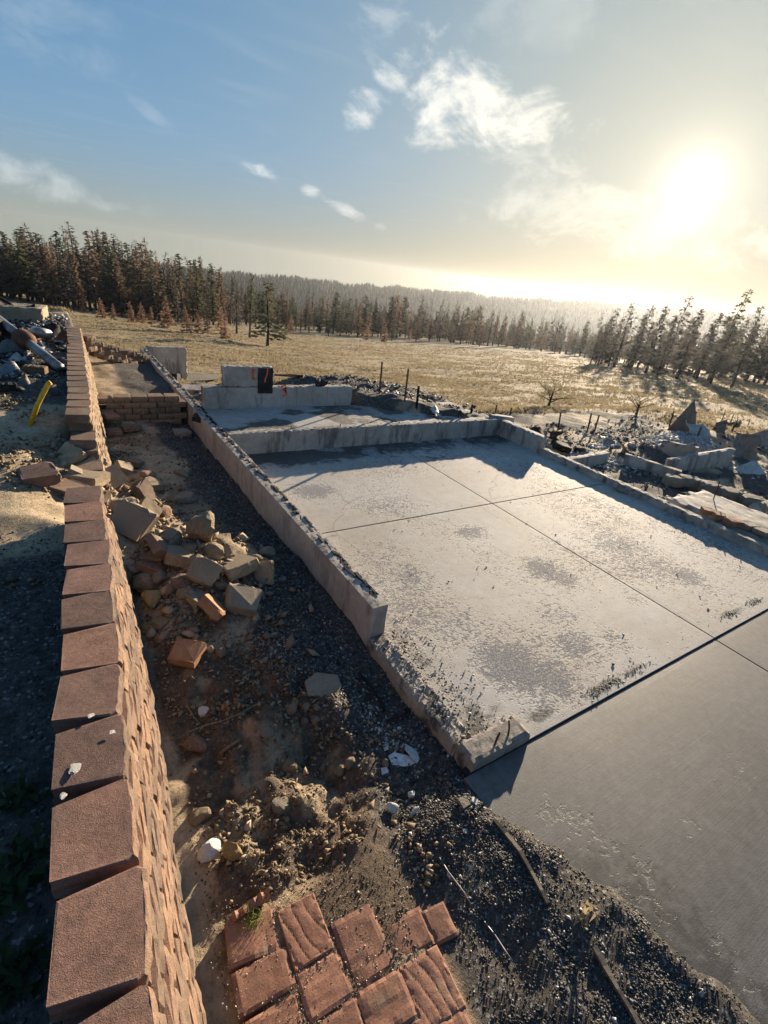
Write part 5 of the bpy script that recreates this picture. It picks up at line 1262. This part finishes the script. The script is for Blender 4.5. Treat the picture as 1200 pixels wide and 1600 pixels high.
def leafclump(name, px, py, n, L, wd, mat, label, cat, z=None, seed=0, up=.8, dz=0.):
    q = gpt(px, py, dz); rr = random.Random(seed); V = []; Fc = []
    for i in range(n):
        a = rr.uniform(0, 6.28); l = L * rr.uniform(.5, 1.1); o_ = Vector((rr.gauss(0, L * .35), rr.gauss(0, L * .35), 0)); e = up * rr.uniform(.4, 1.2)
        d = Vector((math.cos(a), math.sin(a), 0)); sd = Vector((-d.y, d.x, 0)) * wd * rr.uniform(.6, 1.1)
        p1 = o_ + d * l * .45 + Vector((0, 0, l * e * .7)); p2 = o_ + d * l + Vector((0, 0, l * e * .6))
        b = len(V); V += [o_, p1 + sd, p2, p1 - sd]; Fc.append((b, b + 1, b + 2, b + 3))
    o = link(name, mesh(name, V, Fc), mat); o.location = (q[0], q[1], float(ground_z(q[0], q[1])))
    return tag(o, label, cat)
M_weed = foliage('weed_leaves', (.022, .038, .015), (.036, .058, .022), (.055, .075, .03))
M_weedg = foliage('fresh_grass', (.12, .15, .03), (.2, .23, .05), (.3, .3, .09))
M_dry = foliage('dry_grass_blades', (.20, .155, .092), (.28, .225, .138), (.37, .305, .195))
_t = NT(M_dry.node_tree); _p = [n for n in _t.n if n.type == 'BSDF_PRINCIPLED'][0]; _o = [n for n in _t.n if n.type == 'OUTPUT_MATERIAL'][0]
_tr = _t.node('ShaderNodeBsdfTranslucent', {0: (.27, .22, .135, 1)}); _mx = _t.node('ShaderNodeMixShader', {0: .5}); _t.l.new(_p.outputs[0], _mx.inputs[1]); _t.l.new(_tr.outputs[0], _mx.inputs[2]); _t.l.new(_mx.outputs[0], _o.inputs[0])
for i, (px, py, n, lab) in enumerate(((30, 1250, 26, 'dark green weed in the shade left of the wall, topmost of four'), (12, 1400, 34, 'dark green weed at the left edge in the shade beside the wall'), (45, 1340, 22, 'small dark weed close to the wall between two larger ones'), (25, 1520, 36, 'dark green weed at the bottom left corner in the shade'))):
    leafclump('weed', px, py, n, .09, .018, M_weed, lab, 'weed', seed=i)
leafclump('grass_tuft', 396, 1440, 90, .06, .0022, M_weedg, 'fresh green grass tuft growing over the edge of the corner paver', 'grass', seed=9, up=1.2)
leafclump('grass_tuft', 350, 1500, 70, .05, .0022, M_dry, 'dry grass tuft along the outer side of the pavers', 'grass', seed=10, up=1.)
leafclump('dry_flower', 908, 1436, 10, .07, .012, M_dry, 'dry papery seed head standing in the black gravel', 'plant', seed=11, up=1.6)

# ------------------------------------------------------------------ loose grit, ash and grass: masses nobody could count
OCT = np.array([(1, 0, 0), (-1, 0, 0), (0, 1, 0), (0, -1, 0), (0, 0, 1), (0, 0, -1)], float)
OF = np.array([(0, 2, 4), (2, 1, 4), (1, 3, 4), (3, 0, 4), (2, 0, 5), (1, 2, 5), (3, 1, 5), (0, 3, 5)])
def scatter(name, pts, size, mat, label, cat='gravel', flat=.6, sink=.2, z=None, seed=0):
    r = np.random.default_rng(seed); n = len(pts)
    s = size[0] * (size[1] / size[0]) ** (r.random(n) ** 2.2)
    L = OCT[None] * r.uniform(.55, 1.25, (n, 6, 1)) + r.normal(size=(n, 6, 3)) * .16
    L *= s[:, None, None] * np.stack([r.uniform(.7, 1.4, n), r.uniform(.6, 1.1, n), r.uniform(.6, 1.2, n) * flat], -1)[:, None]
    tilt = r.normal(size=(n, 2)) * .35; L[:, :, 2] += L[:, :, 0] * tilt[:, :1] + L[:, :, 1] * tilt[:, 1:]
    a = r.uniform(0, 6.283, n); c, q = np.cos(a)[:, None], np.sin(a)[:, None]
    Xr = L[:, :, 0] * c - L[:, :, 1] * q; Yr = L[:, :, 0] * q + L[:, :, 1] * c
    zz = ground_z(pts[:, 0], pts[:, 1]) if z is None else np.full(n, z)
    V = np.stack([Xr + pts[:, None, 0], Yr + pts[:, None, 1], L[:, :, 2] + (zz + s * flat * (1 - sink) * .8)[:, None]], -1)
    Fc = (OF[None] + (np.arange(n) * 6)[:, None, None]).reshape(-1, 3)
    return tag(link(name, big_mesh(name, V.reshape(-1, 3), Fc), mat), label, cat, None, 'stuff')
def chips(name, stops, rough=.8):
    m, t, p = newmat(name); isl = t.node('ShaderNodeNewGeometry').outputs['Random Per Island']; v = coords(t)
    col = t.ramp(isl, stops); f = t.noise(v, 160, 3, .6)
    col = t.mix(.7, col, t.ramp(f, [(.3, (.6, .6, .6)), (.7, (1.3, 1.3, 1.3))]), 'MULTIPLY')
    t.put(p.inputs['Base Color'], col); t.put(p.inputs['Roughness'], rough); t.put(p.inputs['Specular IOR Level'], .3)
    return m
M_coal = chips('charcoal_grit', [(0, (.018, .018, .018)), (.55, (.06, .057, .054)), (.86, (.14, .133, .125)), (1, (.34, .33, .31))], .7)
M_clod = chips('dirt_clods', [(0, (.10, .075, .048)), (.5, (.19, .14, .085)), (.85, (.28, .21, .13)), (1, (.36, .30, .22))], .95)
M_chip = chips('pale_chips', [(0, (.30, .29, .27)), (.6, (.48, .46, .43)), (1, (.68, .66, .63))], .9)
def pick(n, x0, x1, y0, y1, f, seed):
    r = np.random.default_rng(seed); out = []
    tot = 0
    while tot < n:
        q = np.column_stack([r.uniform(x0, x1, n * 2), r.uniform(y0, y1, n * 2)]); q = q[r.random(len(q)) < f(q[:, 0], q[:, 1])]
        out.append(q); tot += len(q)
    return np.concatenate(out)[:n]
xg_ = lambda y: np.interp(y, [-.3, .3, .75, 1.04, 1.3], [2.38, 2.29, 2.16, 2.0, 1.92])
xs_ = lambda y: np.interp(y, [-.3, .5, 1.0, 1.3, 2, 2.6, 3.2, 4.2, 5.5, 7.5, 9.6], [1.25, 1.25, 1.3, 1.4, 1.5, 1.2, 1.12, 1.58, 1.52, 1.45, 1.5])
f1 = lambda x, y: sst(x - xs_(y), -.1, .25) * sst(x - xg_(y), .12, -.05) * (.25 + .75 * sst(fbm(x * 4, y * 4, 3, 70), .35, .55))
scatter('charcoal_gravel', pick(22000, .9, 2.5, -.5, 1.5, f1, 1), (.003, .011), M_coal, 'black charcoal gravel spread between the pavers and the driveway', seed=1)
f2 = lambda x, y: sst(x - xs_(y), -.15, .2) * sst(x, 2.09, 2.05) * (.3 + .7 * sst(fbm(x * 3, y * 3, 3, 71), .35, .55)) * np.clip(6 / (y + 2), .3, 1)
scatter('charcoal_gravel', pick(8000, .8, 2.08, 1.4, 9.6, f2, 2), (.004, .024), chips('char_crumbs', [(0, (.03, .028, .026)), (.5, (.10, .09, .078)), (.85, (.2, .175, .15)), (1, (.38, .35, .31))], .9), 'black char crumbs lying along the foot of the long foundation wall', seed=2)
f3 = lambda x, y: sst(x, .28, .4) * (1 - .8 * sst(x - xs_(y), 0, .3)) * (.12 + .88 * sst(fbm(x * 2.5, y * 2.5, 4, 72), .42, .6)) * np.clip(4 / (y + 1), .25, 1) * (1 - sst(x, .28, .34) * sst(y, 1.40, 1.34) * sst(x, 1.35, 1.3))
scatter('dirt_clods', pick(16000, .2, 1.9, 1.0, 9.5, f3, 3), (.004, .026), M_clod, 'tan dirt clods and pebbles strewn over the trench floor', 'dirt', .75, seed=3)
scatter('block_crumbs', pick(2400, -.2, 2.0, 2.9, 7.2, lambda x, y: np.maximum(bump2(x, y, .95, 4.2, .5, .7), .7 * bump2(x, y, .3, 5.8, .6, .8)), 15), (.006, .075), chips('block_crumb', [(0, (.13, .09, .065)), (.5, (.24, .18, .12)), (1, (.36, .29, .2))], .95), 'broken block crumbs lying among the fallen blocks', 'rubble', .7, seed=15)
scatter('paver_grit', pick(900, .25, .95, .75, 1.45, lambda x, y: .2 + .8 * sst(fbm(x * 5, y * 5, 2, 79), .45, .6), 16), (.0015, .006), chips('grit', [(0, (.05, .045, .04)), (.6, (.2, .16, .12)), (1, (.6, .57, .52))], .95), 'grit and ash specks lying on the pavers', 'grit', .5, z=.022, seed=16)
scatter('soil_grit', pick(7000, .28, 1.75, .7, 1.9, lambda x, y: .25 + .75 * sst(fbm(x * 4, y * 4, 3, 80), .4, .6), 17), (.0018, .009), chips('soil_grit', [(0, (.04, .035, .03)), (.5, (.14, .105, .075)), (.9, (.26, .2, .14)), (1, (.5, .46, .4))], .95), 'small brown grit strewn over the bare soil behind the pavers', 'grit', .6, seed=17)
scatter('charred_bits', np.concatenate([np.column_stack([np.random.default_rng(i).normal(at(a_, b_)[0], .10, 160), np.random.default_rng(i + 50).normal(at(a_, b_)[1], .025, 160)]) for i, (a_, b_) in enumerate(((930, 1080), (958, 1065), (992, 1047), (1140, 960), (1178, 941)))]), (.003, .014), M_coal, 'charred bits lying in a line near the front edge of the floor slab', 'crumbs', .22, z=.002, seed=18)
f4 = lambda x, y: sst(fbm(x * 1.5, y * 1.5, 3, 73), .45, .65) * (x < wallx(y) - .2)
scatter('dirt_clods', pick(3500, -1.6, .4, 3.4, 7.6, f4, 4), (.005, .035), M_clod, 'sand lumps on the high ground left of the wall gap', 'dirt', .75, seed=4)
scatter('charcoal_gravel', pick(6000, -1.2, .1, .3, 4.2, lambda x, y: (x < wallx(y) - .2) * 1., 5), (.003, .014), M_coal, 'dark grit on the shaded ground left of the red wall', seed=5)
f6 = lambda x, y: sst(x - xs_(y), -.25, .1) * sst(x, 2.08, 2.0) * sst(fbm(x * 2.2, y * 2.2, 3, 74), .45, .62)
scatter('pale_chips', pick(520, .6, 2.08, -.4, 4.6, f6, 6), (.004, .017), M_chip, 'scattered white plaster chips in the soot', 'chips', .5, seed=6)
f7 = lambda x, y: np.maximum(bump2(x, y, 1.25, 3.12, .22, .12), .9 * bump2(x, y, 1.75, 2.05, .12, .35)) ** 1.5
scatter('pale_chips', pick(420, .7, 2.06, 1.5, 3.6, f7, 7), (.005, .020), M_chip, 'patches of grey white chips in the black soot', 'chips', .45, seed=7)
f8 = lambda x, y: sst(fbm(x * .9, y * .9, 3, 75), .4, .55) * np.maximum(bump2(x, y, 10., 6.5, 1.6, .6), .5 * bump2(x, y, 13, 5.8, 2.2, 1.0))
scatter('white_ash', pick(9000, 8.6, 17, 3.2, 8.2, f8, 8), (.015, .07), chips('ash_flakes', [(0, (.22, .21, .20)), (.5, (.42, .41, .39)), (1, (.64, .63, .60))], .9), 'bright white ash and flakes covering the ground beyond the curb', 'ash', .4, seed=8)
f9 = lambda x, y: .15 + .85 * sst(fbm(x * .8, y * .8, 3, 76), .42, .6)
scatter('charred_rubble', pick(6500, 8.6, 17.5, -.5, 8.4, f9, 9), (.012, .065), chips('rubble_bits', [(0, (.03, .028, .026)), (.4, (.10, .085, .07)), (.8, (.22, .19, .16)), (1, (.4, .37, .33))], .9), 'burnt rubble bits strewn over the ruins right of the slab', 'rubble', .55, seed=9)
f10 = lambda x, y: (x < wallx(y) - .22) * (.15 + .85 * sst(fbm(x * 1.2, y * 1.2, 3, 77), .4, .58)) * sst(y, 7.0, 8.2)
scatter('ash_heap', pick(8000, -2.4, .45, 7.0, 14.5, f10, 10), (.012, .10), chips('ash_heap_bits', [(0, (.018, .018, .018)), (.45, (.06, .056, .052)), (.75, (.20, .19, .18)), (1, (.52, .51, .49))], .75), 'ash and burnt scraps heaped on the high ground at the left', 'ash', .45, seed=10)
f11 = lambda x, y: (y > 9.6 - .42 * np.maximum(x - 5.3, 0)) * sst(y, 12.2, 11) * 1.
scatter('charred_rubble', pick(3500, 2.4, 9.5, 7.9, 12.3, f11, 11), (.012, .07), M_coal, 'black crumbs on the dark bank behind the upper floor', 'rubble', .5, seed=11)
f12 = lambda x, y: np.maximum(sst(y, 6.9, 7.6) * .8, np.maximum(bump2(x, y, 2.5, 2.2, .14, .8) * 1.3, .02))
scatter('slab_crumbs', pick(1500, 2.27, 8.2, 1.5, 7.62, f12, 12), (.003, .016), M_coal, 'black crumbs lying on the floor slab along its edges', 'crumbs', .5, z=.002, seed=12)
pc = pick(900, 2.07, 2.42, 1.46, 2.85, lambda x, y: .3 + .7 * sst(fbm(x * 6, y * 6, 2, 78), .4, .6), 13)
scatter('curb_crumbs', pc, (.005, .02), chips('curb_bits', [(0, (.03, .028, .026)), (.5, (.14, .12, .10)), (1, (.45, .43, .40))], .9), 'crumbs and chips on top of the broken curb', 'crumbs', .6, z=.055, seed=13)
# dry grass on the meadow
def tufts(name, n, mat, label, seed, r0, r1):
    r = np.random.default_rng(seed); az = np.radians(r.uniform(4, 102, n)); rad = r0 * (r1 / r0) ** r.random(n)
    x, y = rad * np.cos(az), rad * np.sin(az)
    dd = np.maximum(np.maximum(-9 - x, x - 15), np.maximum(-9 - y, y - np.interp(x, [-9, 1, 4, 6, 8, 10, 16], [15.5, 15, 12.2, 11.4, 10.6, 9.2, 8.8])))
    k = (dd > .3) & (r.random(n) < .15 + .85 * sst(fbm(x * .35, y * .9, 3, 90), .38, .58)); x, y, rad = x[k], y[k], rad[k]; n = len(x)
    h = r.uniform(.03, .10, n) * (.7 + .8 * fbm(x * .2, y * .2, 2, 91)); wd = r.uniform(.012, .03, n) * np.clip(rad / 22, .8, 3)
    V = np.zeros((n, 9, 3)); z = ground_z(x, y)
    for b in range(3):
        a = r.uniform(0, 6.283, n); ln = r.uniform(.3, 1.3, n) * h
        ox, oy = r.normal(size=n) * .05, r.normal(size=n) * .05
        V[:, b * 3] = np.stack([x + ox - np.sin(a) * wd, y + oy + np.cos(a) * wd, z - .01], -1)
        V[:, b * 3 + 1] = np.stack([x + ox + np.sin(a) * wd, y + oy - np.cos(a) * wd, z - .01], -1)
        V[:, b * 3 + 2] = np.stack([x + ox + np.cos(a) * ln, y + oy + np.sin(a) * ln, z + h], -1)
    Fc = np.arange(n * 9).reshape(-1, 3)
    return tag(link(name, big_mesh(name, V.reshape(-1, 3), Fc), mat), label, 'grass', None, 'stuff')
tufts('dry_grass', 150000, M_dry, 'dry golden grass covering the meadow', 20, 11, 90)
HAZE = .00012
# ------------------------------------------------------------------ smoky air
V, Fc = gridbox(-1010, 1010, -1010, 1010, float(Z.min()) - 1.5, 14., (1, 1, 1))
hz = tag(link('haze', mesh('haze', V, Fc)), kind='stuff')
m = bpy.data.materials.new('haze'); m.use_nodes = True; t = NT(m.node_tree); t.n.clear()
pv = t.node('ShaderNodeVolumePrincipled', {'Color': (.74, .80, .88), 'Density': HAZE, 'Anisotropy': .70})
t.l.new(pv.outputs[0], t.node('ShaderNodeOutputMaterial').inputs['Volume'])
hz.data.materials.append(m)
